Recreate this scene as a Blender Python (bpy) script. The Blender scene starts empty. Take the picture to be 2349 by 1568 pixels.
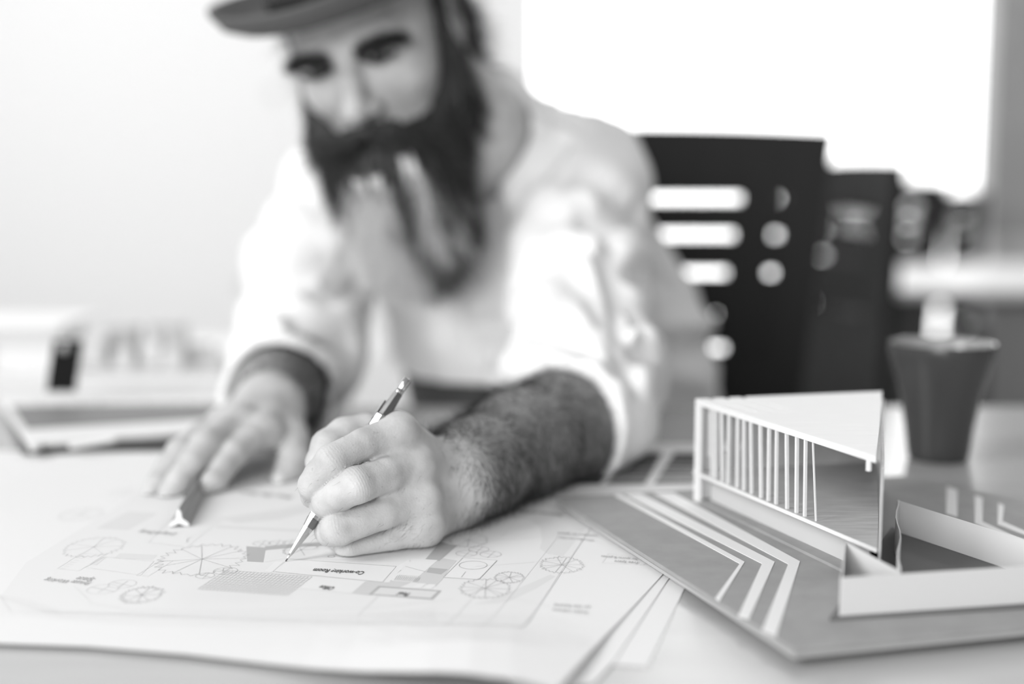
import bpy, math, random
import numpy as np
from mathutils import Vector, Matrix
# ---------------------------------------------------------------- camera, sky, lights, exposure
FPX = 2900.0; CX = 1174.5; CY = 784.0; VH = 430.0; H = 0.231      # table top is z = 0
scene = bpy.context.scene
PITCH = math.atan((CY - VH) / FPX)
cam_d = bpy.data.cameras.new('camera'); cam = bpy.data.objects.new('camera', cam_d)
scene.collection.objects.link(cam); scene.camera = cam
cam.location = (0, 0, H); cam.rotation_euler = (math.pi/2 - PITCH, 0, 0)
cam_d.sensor_width = 36; cam_d.lens = FPX / 2349 * 36; cam_d.clip_start = 0.02
cam_d.dof.use_dof = True; cam_d.dof.focus_distance = 0.768; cam_d.dof.aperture_fstop = 1.75
scene.view_settings.view_transform = 'Standard'; scene.view_settings.look = 'None'
scene.view_settings.gamma = 1; scene.view_settings.use_curve_mapping = False
scene.view_settings.exposure = -0.14

world = bpy.data.worlds.new('sky'); scene.world = world; world.use_nodes = True
wn = world.node_tree.nodes; wl = world.node_tree.links; wn.clear()
wo = wn.new('ShaderNodeOutputWorld'); wb = wn.new('ShaderNodeBackground')
tc = wn.new('ShaderNodeTexCoord'); sx = wn.new('ShaderNodeSeparateXYZ')
wr = wn.new('ShaderNodeValToRGB')
wl.new(tc.outputs['Generated'], sx.inputs[0]); wl.new(sx.outputs['Y'], wr.inputs[0])
e = wr.color_ramp.elements
e[0].position = 0.0; e[0].color = (.42, .42, .42, 1)
e[1].position = 0.93; e[1].color = (4.5, 4.5, 4.5, 1)
m1 = wr.color_ramp.elements.new(0.70); m1.color = (.55, .55, .55, 1)
wl.new(wr.outputs[0], wb.inputs[0]); wb.inputs[1].default_value = 1.0
wl.new(wb.outputs[0], wo.inputs[0])

def area(name, loc, target, size, energy, sy=None):
    l = bpy.data.lights.new(name, 'AREA'); l.energy = energy; l.size = size
    l.shape = 'RECTANGLE'; l.size_y = sy or size
    o = bpy.data.objects.new(name, l); scene.collection.objects.link(o); o.location = loc
    d = Vector(target) - Vector(loc); o.rotation_euler = d.to_track_quat('-Z', 'Y').to_euler()
    return o
area('daylight_left', (-2.5, -0.4, 2.1), (0, 1.0, 0.1), 1.3, 80, 1.6)
area('front_fill', (-.8, -1.5, .62), (0.05, 1.15, .2), 1.4, 49, 1.0)  # added soft fill from behind the camera for face and chest
area('back_wall_fill', (-1.6, 2.2, 1.9), (-.9, 5.2, .3), 1.8, 68, 1.4)  # added fill that brightens the white back wall
area('far_desk_fill', (2.0, 3.3, 2.0), (2.0, 3.4, 0), .8, 22)  # added fill to brighten the far desk top

# ---------------------------------------------------------------- helpers
def W(u, v, y):                       # point in the photographed direction (u, v), at distance y into the room
    X = (u - CX) / FPX; Y = -(v - CY) / FPX
    c, s = math.cos(PITCH), math.sin(PITCH)
    d = np.array([X, c + s*Y, -s + c*Y]); return np.array([0, 0, H]) + d * (y / d[1])
def G(u, v, z=0.0):                   # point in that direction at height z
    X = (u - CX) / FPX; Y = -(v - CY) / FPX
    c, s = math.cos(PITCH), math.sin(PITCH)
    d = np.array([X, c + s*Y, -s + c*Y]); return np.array([0, 0, H]) + d * ((z - H) / d[2])

MATS = {}
def mat(name, g, rough=.6, metal=0, spec=.5, bump=None, noise=None, coat=0, flatg=None):
    """g grey level (linear); bump=(scale, strength, dist); noise=(scale, lo, hi, stretch)"""
    if name in MATS: return MATS[name]
    m = bpy.data.materials.new(name); m.use_nodes = True; n = m.node_tree.nodes; l = m.node_tree.links
    b = n['Principled BSDF']; b.inputs['Base Color'].default_value = (g, g, g, 1)
    b.inputs['Roughness'].default_value = rough; b.inputs['Metallic'].default_value = metal
    b.inputs['Specular IOR Level'].default_value = spec; b.inputs['Coat Weight'].default_value = coat
    b.inputs['Coat Roughness'].default_value = .08
    t = n.new('ShaderNodeTexCoord')
    if noise:
        mp = n.new('ShaderNodeMapping'); mp.inputs['Scale'].default_value = noise[3] if len(noise) > 3 else (1, 1, 1)
        l.new(t.outputs['Object'], mp.inputs[0])
        nz = n.new('ShaderNodeTexNoise'); nz.inputs['Scale'].default_value = noise[0]; nz.inputs['Detail'].default_value = 5
        l.new(mp.outputs[0], nz.inputs['Vector'])
        r = n.new('ShaderNodeValToRGB'); r.color_ramp.elements[0].position = .3; r.color_ramp.elements[1].position = .7
        a, c = noise[1]*g, noise[2]*g
        r.color_ramp.elements[0].color = (a, a, a, 1); r.color_ramp.elements[1].color = (c, c, c, 1)
        l.new(nz.outputs['Fac'], r.inputs[0]); l.new(r.outputs[0], b.inputs['Base Color'])
    if bump:
        nz = n.new('ShaderNodeTexNoise'); nz.inputs['Scale'].default_value = bump[0]; nz.inputs['Detail'].default_value = 6
        l.new(t.outputs['Object'], nz.inputs['Vector'])
        bp = n.new('ShaderNodeBump'); bp.inputs['Strength'].default_value = bump[1]; bp.inputs['Distance'].default_value = bump[2]
        l.new(nz.outputs['Fac'], bp.inputs['Height']); l.new(bp.outputs[0], b.inputs['Normal'])
    MATS[name] = m; return m

def tag(o, label=None, cat=None, group=None, kind=None):
    if label: o['label'] = label
    if cat: o['category'] = cat
    if group: o['group'] = group
    if kind: o['kind'] = kind
    return o
def link(name, me, parent=None):
    o = bpy.data.objects.new(name, me); scene.collection.objects.link(o)
    if parent is not None: 
        o.parent = parent; o.matrix_parent_inverse = Matrix.Translation(-parent.location) if parent.type == 'EMPTY' else Matrix()
    return o
def empty(name, label=None, cat=None, group=None, loc=(0, 0, 0)):
    o = bpy.data.objects.new(name, None); scene.collection.objects.link(o); o.empty_display_size = .02
    o.location = loc; tag(o, label, cat, group); return o

class MB:                              # collects shapes, builds ONE mesh object
    def __init__(s): s.v = []; s.f = []; s.m = []
    def add(s, vs, fs, mi=0):
        k = len(s.v); s.v += [tuple(map(float, p)) for p in vs]; s.f += [tuple(i+k for i in f) for f in fs]; s.m += [mi]*len(fs)
    def box(s, c, d, rz=0, mi=0, R=None):
        x, y, z = [q/2 for q in d]
        vs = [(i, j, k) for i in (-x, x) for j in (-y, y) for k in (-z, z)]
        if R is None: R = Matrix.Rotation(rz, 3, 'Z')
        vs = [np.array(R @ Vector(p)) + np.array(c) for p in vs]
        s.add(vs, [(0,1,3,2),(4,6,7,5),(0,4,5,1),(2,3,7,6),(0,2,6,4),(1,5,7,3)], mi); return s
    def prism(s, poly, z0, z1, mi=0):   # poly of xy
        a = sum(poly[i][0]*poly[(i+1)%len(poly)][1]-poly[(i+1)%len(poly)][0]*poly[i][1] for i in range(len(poly)))
        if a < 0: poly = poly[::-1]
        n = len(poly)
        vs = [(p[0], p[1], z0) for p in poly] + [(p[0], p[1], z1) for p in poly]
        fs = [tuple(range(n))[::-1], tuple(range(n, 2*n))] + [(i, (i+1)%n, n+(i+1)%n, n+i) for i in range(n)]
        s.add(vs, fs, mi); return s
    def wall(s, a, b, z0, z1, t, mi=0):  # thin upright wall from a to b (xy)
        a = np.array(a[:2], float); b = np.array(b[:2], float); d = b-a; d /= np.linalg.norm(d); q = np.array([-d[1], d[0]])*t/2
        return s.prism([a-q, b-q, b+q, a+q], z0, z1, mi)
    def bar(s, a, b, ra, rb=None, n=10, mi=0, cap=True):
        a = np.array(a, float); b = np.array(b, float); rb = ra if rb is None else rb
        d = b-a; d /= np.linalg.norm(d); h = np.array([0, 0, 1.]) if abs(d[2]) < .9 else np.array([1., 0, 0])
        e1 = np.cross(d, h); e1 /= np.linalg.norm(e1); e2 = np.cross(d, e1)
        vs = [c + r*(math.cos(2*math.pi*i/n)*e1 + math.sin(2*math.pi*i/n)*e2) for c, r in ((a, ra), (b, rb)) for i in range(n)]
        fs = [(i, (i+1)%n, n+(i+1)%n, n+i) for i in range(n)]
        if cap: fs += [tuple(range(n))[::-1], tuple(range(n, 2*n))]
        s.add(vs, fs, mi); return s
    def lathe(s, prof, c=(0, 0, 0), n=32, mi=0, axis=None, e1=None):
        c = np.array(c, float); d = np.array([0, 0, 1.]) if axis is None else np.array(axis, float)/np.linalg.norm(axis)
        h = np.array([1., 0, 0]) if abs(d[0]) < .9 else np.array([0, 1., 0])
        e1 = np.cross(d, h) if e1 is None else e1; e1 /= np.linalg.norm(e1); e2 = np.cross(d, e1)
        vs = [c + z*d + r*(math.cos(2*math.pi*i/n)*e1 + math.sin(2*math.pi*i/n)*e2) for r, z in prof for i in range(n)]
        fs = [(j*n+i, j*n+(i+1)%n, (j+1)*n+(i+1)%n, (j+1)*n+i) for j in range(len(prof)-1) for i in range(n)]
        s.add(vs, fs, mi); return s
    def torus(s, c, R, r, ax=(0, 0, 1), n=24, k=8, mi=0):
        d = np.array(ax, float)/np.linalg.norm(ax); h = np.array([1., 0, 0]) if abs(d[0]) < .9 else np.array([0, 1., 0])
        e1 = np.cross(d, h); e1 /= np.linalg.norm(e1); e2 = np.cross(d, e1); c = np.array(c, float)
        vs = []
        for i in range(n):
            a = 2*math.pi*i/n; q = math.cos(a)*e1+math.sin(a)*e2
            for j in range(k):
                b = 2*math.pi*j/k; vs.append(c+q*(R+r*math.cos(b))+d*r*math.sin(b))
        fs = [(i*k+j, i*k+(j+1)%k, ((i+1)%n)*k+(j+1)%k, ((i+1)%n)*k+j) for i in range(n) for j in range(k)]
        s.add(vs, fs, mi); return s
    def build(s, name, mats, parent=None, smooth=False, bevel=0, loc=None):
        me = bpy.data.meshes.new(name); vs = s.v
        if loc is not None: vs = [(p[0]-loc[0], p[1]-loc[1], p[2]-loc[2]) for p in vs]
        me.from_pydata(vs, [], s.f); me.update()
        for m in (mats if isinstance(mats, (list, tuple)) else [mats]): me.materials.append(m)
        me.polygons.foreach_set('material_index', s.m)
        if smooth: me.polygons.foreach_set('use_smooth', [True]*len(s.f))
        o = link(name, me, parent)
        if loc is not None: o.location = loc
        if bevel:
            b = o.modifiers.new('bevel', 'BEVEL'); b.width = bevel; b.segments = 2; b.limit_method = 'ANGLE'
        return o

def npmesh(name, V, F, mats, parent=None, smooth=True, mi=None, attrs=None):
    me = bpy.data.meshes.new(name); V = np.asarray(V, np.float32); F = np.asarray(F, np.int32); k = F.shape[1]
    me.vertices.add(len(V)); me.vertices.foreach_set('co', V.ravel())
    me.loops.add(F.size); me.loops.foreach_set('vertex_index', F.ravel())
    me.polygons.add(len(F)); me.polygons.foreach_set('loop_start', np.arange(0, F.size, k, dtype=np.int32))
    me.polygons.foreach_set('loop_total', np.full(len(F), k, np.int32))
    for m in (mats if isinstance(mats, (list, tuple)) else [mats]): me.materials.append(m)
    if mi is not None: me.polygons.foreach_set('material_index', np.asarray(mi, np.int32))
    me.polygons.foreach_set('use_smooth', np.full(len(F), smooth))
    for n_, a in (attrs or {}).items():
        at = me.attributes.new(n_, 'FLOAT', 'POINT'); at.data.foreach_set('value', np.asarray(a, np.float32))
    me.update(); me.validate()
    return link(name, me, parent)

# ---- implicit surfaces
def rc(P, a, b, ra, rb):
    a = np.asarray(a, np.float32); b = np.asarray(b, np.float32); d = b-a; q = P-a
    t = np.clip(q@d/float(d@d+1e-12), 0, 1); return np.sqrt(((q-t[:, None]*d)**2).sum(1)) - (ra+(rb-ra)*t)
def seg(P, a, b):
    return rc(P, a, b, 0, 0)
def ell(P, c, r, R=None):
    q = P-np.asarray(c, np.float32)
    if R is not None: q = q@R
    r = np.asarray(r, np.float32); k0 = np.sqrt(((q/r)**2).sum(1)); k1 = np.sqrt(((q/r**2)**2).sum(1))+1e-9
    return k0*(k0-1)/k1
def smin(a, b, k):
    h = np.clip(.5+.5*(b-a)/k, 0, 1); return b+(a-b)*h-k*h*(1-h)
def smax(a, b, k): return -smin(-a, -b, k)
def chain(P, pts, k):
    d = None
    for (a, ra), (b, rb) in zip(pts[:-1], pts[1:]):
        e_ = rc(P, a, b, ra, rb); d = e_ if d is None else smin(d, e_, k)
    return d
def surf(f, lo, hi, h, block=12, slack=1.3):
    lo = np.array(lo, np.float32); hi = np.array(hi, np.float32)
    nb = np.ceil((hi-lo)/(h*block)).astype(int); n = nb*block
    F = np.empty(n, np.float32)
    bi = np.stack(np.meshgrid(*[np.arange(k) for k in nb], indexing='ij'), -1).reshape(-1, 3)
    dc = f((lo+(bi+.5)*block*h-.5*h).astype(np.float32))
    act = np.abs(dc) < block*h*.87*slack+.003
    Fb = F.reshape(nb[0], block, nb[1], block, nb[2], block).transpose(0, 2, 4, 1, 3, 5)
    Fb = np.empty((len(bi), block**3), np.float32); Fb[:] = dc[:, None]
    off = np.stack(np.meshgrid(*[np.arange(block)]*3, indexing='ij'), -1).reshape(-1, 3)
    ai = np.nonzero(act)[0]
    for s in range(0, len(ai), 300):
        c = ai[s:s+300]; P = (lo+(bi[c][:, None, :]*block+off[None])*h).reshape(-1, 3).astype(np.float32)
        Fb[c] = f(P).reshape(len(c), -1)
    F = Fb.reshape(nb[0], nb[1], nb[2], block, block, block).transpose(0, 3, 1, 4, 2, 5).reshape(n)
    S = F < 0
    c8 = [(i, j, k) for i in (0, 1) for j in (0, 1) for k in (0, 1)]
    sub = lambda A, i, j, k: A[i:n[0]-1+i, j:n[1]-1+j, k:n[2]-1+k]
    cnt = sum(sub(S, *c).astype(np.int8) for c in c8)
    cells = np.argwhere((cnt > 0) & (cnt < 8))
    vals = np.stack([F[cells[:, 0]+c[0], cells[:, 1]+c[1], cells[:, 2]+c[2]] for c in c8], 1)
    acc = np.zeros((len(cells), 3), np.float32); num = np.zeros(len(cells), np.float32)
    for a in range(8):
        for b in range(a+1, 8):
            if sum(abs(c8[a][q]-c8[b][q]) for q in range(3)) != 1: continue
            va, vb = vals[:, a], vals[:, b]; m = (va < 0) != (vb < 0); t = np.where(m, va/(va-vb+1e-20), 0)
            pa = np.array(c8[a], np.float32); pb = np.array(c8[b], np.float32)
            acc += np.where(m[:, None], pa+(pb-pa)*t[:, None], 0); num += m
    V = lo+(cells+acc/num[:, None])*h
    idx = np.full(n-1, -1, np.int32); idx[cells[:, 0], cells[:, 1], cells[:, 2]] = np.arange(len(cells))
    faces = []
    for ax in range(3):
        o1, o2 = [(1, 2), (2, 0), (0, 1)][ax]
        sl0 = [slice(None)]*3; sl1 = [slice(None)]*3; sl0[ax] = slice(0, -1); sl1[ax] = slice(1, None)
        ed = np.argwhere(S[tuple(sl0)] != S[tuple(sl1)])
        ed = ed[(ed[:, o1] > 0) & (ed[:, o2] > 0) & (ed[:, o1] < n[o1]-1) & (ed[:, o2] < n[o2]-1)]
        def g(d1, d2):
            e_ = ed.copy(); e_[:, o1] -= d1; e_[:, o2] -= d2; return idx[e_[:, 0], e_[:, 1], e_[:, 2]]
        q = np.stack([g(1, 1), g(0, 1), g(0, 0), g(1, 0)], 1)
        inv = ~S[ed[:, 0], ed[:, 1], ed[:, 2]]; q[inv] = q[inv][:, ::-1]
        faces.append(q[(q >= 0).all(1)])
    V = V.astype(np.float32); e_ = h*.5                     # settle the vertices on the surface
    for _ in range(1):
        d0 = f(V); g_ = np.stack([f(V+np.eye(3, dtype=np.float32)[i]*e_)-f(V-np.eye(3, dtype=np.float32)[i]*e_) for i in range(3)], 1)/(2*e_)
        g2 = np.maximum((g_**2).sum(1), .25); V = V-np.clip(d0/g2, -h*.5, h*.5)[:, None]*g_
    return V, np.concatenate(faces)
def scatter(V, F, n, dens, rng):
    c = V[F].mean(1); a = np.cross(V[F[:, 2]]-V[F[:, 0]], V[F[:, 3]]-V[F[:, 1]]); A = np.linalg.norm(a, axis=1)+1e-12
    w = A*dens(c, a/A[:, None]); w = np.maximum(w, 0); i = rng.choice(len(F), n, p=w/w.sum())
    s, t = rng.random((2, n, 1)); q = V[F[i]]
    p = (q[:, 0]*(1-s)+q[:, 1]*s)*(1-t)+(q[:, 3]*(1-s)+q[:, 2]*s)*t
    return p, (a/A[:, None])[i]
def ribbons(P, w):                      # P (n, k, 3) strand points, w width; thin three-sided strands
    n, k, _ = P.shape; T = np.gradient(P, axis=1); T /= np.linalg.norm(T, axis=2, keepdims=True)+1e-9
    up = np.random.default_rng(1).normal(size=(n, 1, 3)); A = np.cross(T, up); A /= np.linalg.norm(A, axis=2, keepdims=True)+1e-9
    B = np.cross(T, A); tp = np.linspace(1, .25, k)[None, :, None]*(w if np.isscalar(w) else w[:, None, None])
    ring = [P+tp*(math.cos(a)*A+math.sin(a)*B) for a in (0, 2.094, 4.189)]
    V = np.stack(ring, 2).reshape(-1, 3)
    b = (np.arange(n)*k*3)[:, None, None]+(np.arange(k-1)*3)[None, :, None]
    F = np.stack([np.stack([b[..., 0]+i, b[..., 0]+(i+1)%3, b[..., 0]+3+(i+1)%3, b[..., 0]+3+i], -1) for i in range(3)], 2).reshape(-1, 4)
    return V, F
# ---------------------------------------------------------------- the room
M_wall = mat('white_paint', .80, .8); M_floor = mat('grey_floor', .42, .45, noise=(3, .85, 1.1))
FL = -.74; YB = 5.2
def structure(mb, name, m): o = mb.build(name, m); o['kind'] = 'structure'; return o
structure(MB().box((0, 2.6, FL-.03), (9, 6, .06)), 'floor', M_floor)
structure(MB().box((-2.22, YB+.06, .65), (4.56, .12, 2.78)), 'wall_back', M_wall)
structure(MB().box((-2.9, 3.0, .65), (.12, 4.3, 2.78)), 'wall_left', M_wall)
structure(MB().box((2.6, 2.1, .65), (.12, 6.1, 2.78)), 'wall_sky_block', mat('sky_block_grey', .22, .8))  # unseen wall, added to block sky light from the right
# window wall: from the white wall's end to the grey pillar
wx0, wx1 = .06, 1.94
structure(MB().box((2.53, YB+.02, .65), (1.2, .22, 2.78)), 'wall_right_pillar', mat('pillar_grey', .33, .7, noise=(6, .9, 1.1)))
structure(MB().box((2.50, YB-.12, -.02), (1.2, .06, .10)), 'trim_1', mat('sill_pale', .62, .5))
M_fr = mat('window_frame_white', .8, .5)
wn_o = MB(); wn_o.box((wx0+.02, YB, .62), (.04, .06, 2.72)); wn_o.box((wx1-.02, YB, .62), (.04, .06, 2.72))
wn_o.box(((wx0+wx1)/2, YB, FL+.03), (wx1-wx0, .06, .06)); wn_o.box(((wx0+wx1)/2, YB, 1.96), (wx1-wx0, .06, .06))
wn_o = structure(wn_o, 'window_1', M_fr)
gm = bpy.data.materials.new('window_glass'); gm.use_nodes = True; gn = gm.node_tree.nodes; gn.clear()
go = gn.new('ShaderNodeOutputMaterial'); gx = gn.new('ShaderNodeMixShader'); gt = gn.new('ShaderNodeBsdfTransparent'); gg = gn.new('ShaderNodeBsdfGlossy')
gg.inputs['Roughness'].default_value = .05; gx.inputs[0].default_value = .04
gl = gm.node_tree.links; gl.new(gt.outputs[0], gx.inputs[1]); gl.new(gg.outputs[0], gx.inputs[2]); gl.new(gx.outputs[0], go.inputs[0])
MB().box(((wx0+wx1)/2, YB, .62), (wx1-wx0-.08, .006, 2.6)).build('window_pane', gm, wn_o)
def socket(u, v, w, lab, y=YB):
    c = W(u, v, y)
    t = empty('wall_socket', lab, 'socket', loc=c)
    MB().box((c[0], y-.006, c[2]), (w, .012, w)).build('plate', mat('socket_grey', .62, .5), t, bevel=.003)
    for k in (-1, 1): MB().bar((c[0]+k*w*.16, y-.0125, c[2]), (c[0]+k*w*.16, y-.0140, c[2]), w*.05).build('socket_hole', mat('dark_hole', .05, .5), t)
socket(566, 650, .05, 'small pale socket low on the white wall left of the bearded man')
socket(628, 212, .045, "small pale socket on the white wall beside the man's temple, under the hat brim")

# ---------------------------------------------------------------- table and desks
def wood(name, g, rough, coat=0, sc=(1, 9, 1), spec=.5):
    return mat(name, g, rough, noise=(5, .93, 1.07, sc), coat=coat, spec=spec)
M_top = wood('pale_wood_top', .43, .22, 0, spec=.5)
tb = empty('work_table', 'large pale wooden table top with a soft sheen, carrying the plans and the model', 'table', loc=(0, .7, FL))
MB().box((0, .715, -.0125), (3.2, 1.23, .025)).build('tabletop', M_top, tb, bevel=.002)
for sx_ in (-1, 1):
    for yy in (.16, 1.27): MB().box((sx_*1.5, yy, (FL-.025)/2), (.05, .05, -FL-.025)).build('leg', mat('steel_grey', .3, .4, .8), tb)
dk = empty('side_desk', 'white desk behind the open binder, holding small white models', 'desk', loc=(-1.2, 1.75, FL))
MB().box((-1.26, 1.73, -.0125), (2.1, .50, .025)).build('desktop', mat('desk_white', .74, .35), dk, bevel=.002)
for x_ in (-2.25, -.27):
    for yy in (1.54, 1.92): MB().box((x_, yy, (FL-.025)/2), (.04, .04, -FL-.025)).build('leg', M_fr, dk)
fd = empty('far_desk', 'white glossy desk near the window behind the black chairs', 'desk', loc=(2.2, 3.4, FL))
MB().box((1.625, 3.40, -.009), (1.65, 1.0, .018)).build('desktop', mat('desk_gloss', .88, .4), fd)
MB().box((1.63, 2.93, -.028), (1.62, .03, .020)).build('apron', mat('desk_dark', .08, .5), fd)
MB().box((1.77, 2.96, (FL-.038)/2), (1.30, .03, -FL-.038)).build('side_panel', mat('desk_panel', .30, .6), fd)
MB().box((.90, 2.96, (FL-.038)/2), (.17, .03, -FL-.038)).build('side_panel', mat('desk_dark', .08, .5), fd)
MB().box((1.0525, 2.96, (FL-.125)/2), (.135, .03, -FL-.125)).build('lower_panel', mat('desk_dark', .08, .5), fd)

# ---------------------------------------------------------------- office chairs
M_blk = mat('chair_black', .014, .6, spec=.25); M_blk2 = mat('mesh_black', .02, .7)
def make_chair():
    r = empty('office_chair')
    # back panel: local x across, origin under the back centre at z = 0 (seat base level), top at 0.30
    def hw(z): return .205+.05*(z+.25)/.55
    rows = [(.2155, .0055, [(-.185, .136), (.179, .197)]), (.1646, .0055, [(-.180, .127), (.174, .192)]), (.1112, .0055, [(-.175, .118), (.168, .186)]),
            (.0522, .0035, [(.098, .106)]), (.0026, .0055, [(-.16, -.10), (-.06, .118)])]
    f = MB()
    def strip(x0, x1, z0, z1, y0=-.012, y1=.012):          # slightly curved slab between heights
        n = max(1, int(abs(x1(z0)-x0(z0))/.05))
        for i in range(n):
            vs = []
            for (t, z) in ((i/n, z0), ((i+1)/n, z0), ((i+1)/n, z1), (i/n, z1)):
                x = x0(z)+(x1(z)-x0(z))*t
                for yy in (y0, y1): vs.append((x, yy-.35*x*x, z))
            f.add(vs, [(0,2,4,6)[::-1], (1,3,5,7), (0,1,3,2)[::-1], (4,5,7,6)[::-1], (0,1,7,6), (2,3,5,4)[::-1]])
    L = lambda z: -hw(z); Rr = lambda z: hw(z)
    for i in range(12):                                     # crowned top edge
        x0, x1 = [-.255+.51*(i+q)/12 for q in (0, 1)]
        za, zb = [.315-.12*x*x for x in (x0, x1)]
        vs = [(x, yy-.35*x*x, z) for x, z in ((x0, .29), (x1, .29), (x1, zb), (x0, za)) for yy in (-.012, .012)]
        f.add(vs, [(0,2,4,6)[::-1], (1,3,5,7), (0,1,3,2)[::-1], (4,5,7,6)[::-1], (0,1,7,6), (2,3,5,4)[::-1]])
    zt_ = .29
    for zc_, hh, sl in rows:
        strip(L, Rr, zc_+hh, zt_); zt_ = zc_-hh; xs = [L]
        for x0, x1 in sl: strip(xs[-1], (lambda v: (lambda z: v))(x0), zc_-hh, zc_+hh); xs.append((lambda v: (lambda z: v))(x1))
        strip(xs[-1], Rr, zc_-hh, zc_+hh)
    strip(L, Rr, -.25, zt_)
    f.build('backrest', M_blk, r)
    g = MB(); nx_, nz_ = 32, 21
    vs = [((-.192+.384*i/nx_)*(1+.15*(q/nz_-.5)), -.0135-.35*(-.192+.384*i/nx_)**2, -.015+.25*q/nz_) for q in range(nz_+1) for i in range(nx_+1)]
    g.add(vs, [(q*(nx_+1)+i, q*(nx_+1)+i+1, (q+1)*(nx_+1)+i+1, (q+1)*(nx_+1)+i) for q in range(nz_) for i in range(nx_)])
    go_ = g.build('back_mesh', M_blk2, r); wf = go_.modifiers.new('threads', 'WIREFRAME'); wf.thickness = .0009; wf.use_replace = True
    s = MB().box((0, -.24, -.275), (.48, .46, .05)); s.build('seat', M_blk, r, bevel=.02)
    MB().box((0, .02, -.27), (.07, .05, .14)).build('back_support', M_blk, r)
    MB().bar((0, -.22, -.30), (0, -.22, -.67), .025, n=12).build('gas_column', mat('steel_grey', .3, .4, .8), r)
    for k in range(5):
        a = 2*math.pi*k/5+.3; p = (.28*math.cos(a), -.22+.28*math.sin(a), -.70)
        l = MB().bar((0, -.22, -.66), (p[0], p[1], -.685), .022, .014).build('base_leg', M_blk, r)
        MB().bar((p[0]-.015, p[1], -.712), (p[0]+.015, p[1], -.712), .028, n=14).build('castor', M_blk, l)
    return r
def copy_tree(o, parent=None):
    c = o.copy(); scene.collection.objects.link(c)
    if parent is not None: c.parent = parent
    for ch in [q for q in bpy.data.objects if q.parent == o and q != c]: copy_tree(ch, c)
    return c
proto = make_chair()
spots = [(.19, 1.80, 0, .04, 'black office chair the man sits on, nearest and largest of the row'),
         (.69, 2.64, -.030, -1.33, 'black office chair second from the man, turned sideways just right of the nearest chair'),
         (1.28, 4.36, -.055, -.9, 'black office chair third from the man, beyond the white glossy desk'),
         (1.70, 4.82, -.095, 1.0, 'black office chair farthest right, beside the grey pillar')]
for i, (x, y, dz, rz, lab) in enumerate(spots):
    o = proto if i == 0 else copy_tree(proto)
    k = 1+dz*.96; o.rotation_euler = (0, 0, rz); o.scale = (1, 1, k); o.location = (x, y, FL*(1-k))
    tag(o, lab, 'chair', 'black office chairs behind the table')

# ---------------------------------------------------------------- cup
cc = G(2173, 1066, 0); cc = (cc[0], cc[1]+.025, 0)
cu = empty('coffee_cup', 'dark grey flared ceramic cup standing behind the architectural model', 'cup', loc=cc)
pr = [(0, .0012), (.021, .0012), (.0235, .0), (.0250, .002), (.0262, .010), (.0285, .030), (.0325, .052), (.0385, .073), (.0430, .090), (.0440, .0985), (.0435, .1005), (.0420, .1000),
      (.0405, .090), (.036, .072), (.030, .05), (.0255, .03), (.023, .012), (.015, .007), (0, .006)]
pr = [(r*1.0, z) for r, z in pr]
MB().lathe(pr[:11], cc, 64).build('cup_body', mat('cup_glaze', .055, .22, spec=.5), cu, smooth=True)
MB().lathe(pr[10:], cc, 64).build('cup_inside', mat('cup_inner', .35, .12), cu, smooth=True)
MB().lathe([(0, .062), (.0325, .062)], cc, 48).build('coffee', mat('coffee', .02, .05), cu)

# ---------------------------------------------------------------- portfolio at left
M_leather = mat('black_leather', .035, .45, bump=(300, .3, .0005)); M_pg = mat('page_white', .80, .6); M_gc = mat('grey_card', .20, .6)
po = empty('ring_binder', 'open black ring binder with white pages and a grey sheet, left of the resting hand', 'binder', loc=G(250, 1000))
def quad(pts, z): return [tuple(G(u, v, z)[:2]) for u, v in pts]
cov = [(-.421, 1.068), (-.235, 1.118), (-.30, 1.30), (-.50, 1.24)]
MB().prism(cov, .0005, .005).build('cover', M_leather, po, bevel=.001)
MB().prism(quad([(74, 1036), (100, 1020), (440, 992), (525, 984), (515, 912), (-8, 912)], .0095), .005, .0095).build('page_stack', M_pg, po, bevel=.0008)
MB().prism(quad([(25, 935), (502, 928), (492, 962), (62, 986)], .0112), .0097, .0110).build('grey_sheet', M_gc, po)
for k in range(9):
    u = 90+46*k+(60 if k > 3 else 0); c = G(u, 932, .012)
    MB().torus((c[0], c[1], .0115), .0045, .0008, ax=(1, .1, 0), n=16, k=6).build('ring', mat('ring_steel', .7, .3, .6), po, smooth=True)
st = MB(); a0 = W(146, 903, 1.275)
pts = [W(140, 903, 1.275), W(146, 860, 1.272), W(152, 820, 1.270), W(156, 787, 1.272)]
for p, q in zip(pts[:-1], pts[1:]):
    w = .0145; t = .0015
    st.add([p+np.array(d) for d in ((-w, -t, 0), (w, -t, 0), (w, t, 0), (-w, t, 0))]+[q+np.array(d) for d in ((-w, -t, 0), (w, -t, 0), (w, t, 0), (-w, t, 0))],
           [(3,2,1,0), (4,5,6,7), (0,1,5,4), (1,2,6,5), (2,3,7,6), (3,0,4,7)])
so = st.build('strap', mat('strap_black', .010, .8, spec=.15), po)
c = W(148, 804, 1.269); MB().lathe([(0, .0), (.0055, .0), (.005, .002), (.0, .003)], (c[0], c[1], c[2]), 20, axis=(0, -1, 0)).build('snap_button', mat('snap_steel', .45, .4, .5), so, smooth=True)
MB().bar(G(160, 1030, .009), G(262, 1012, .012), .0028, n=12).build('binder_pen', M_pg, po)
po.location.z += .0026
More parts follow.
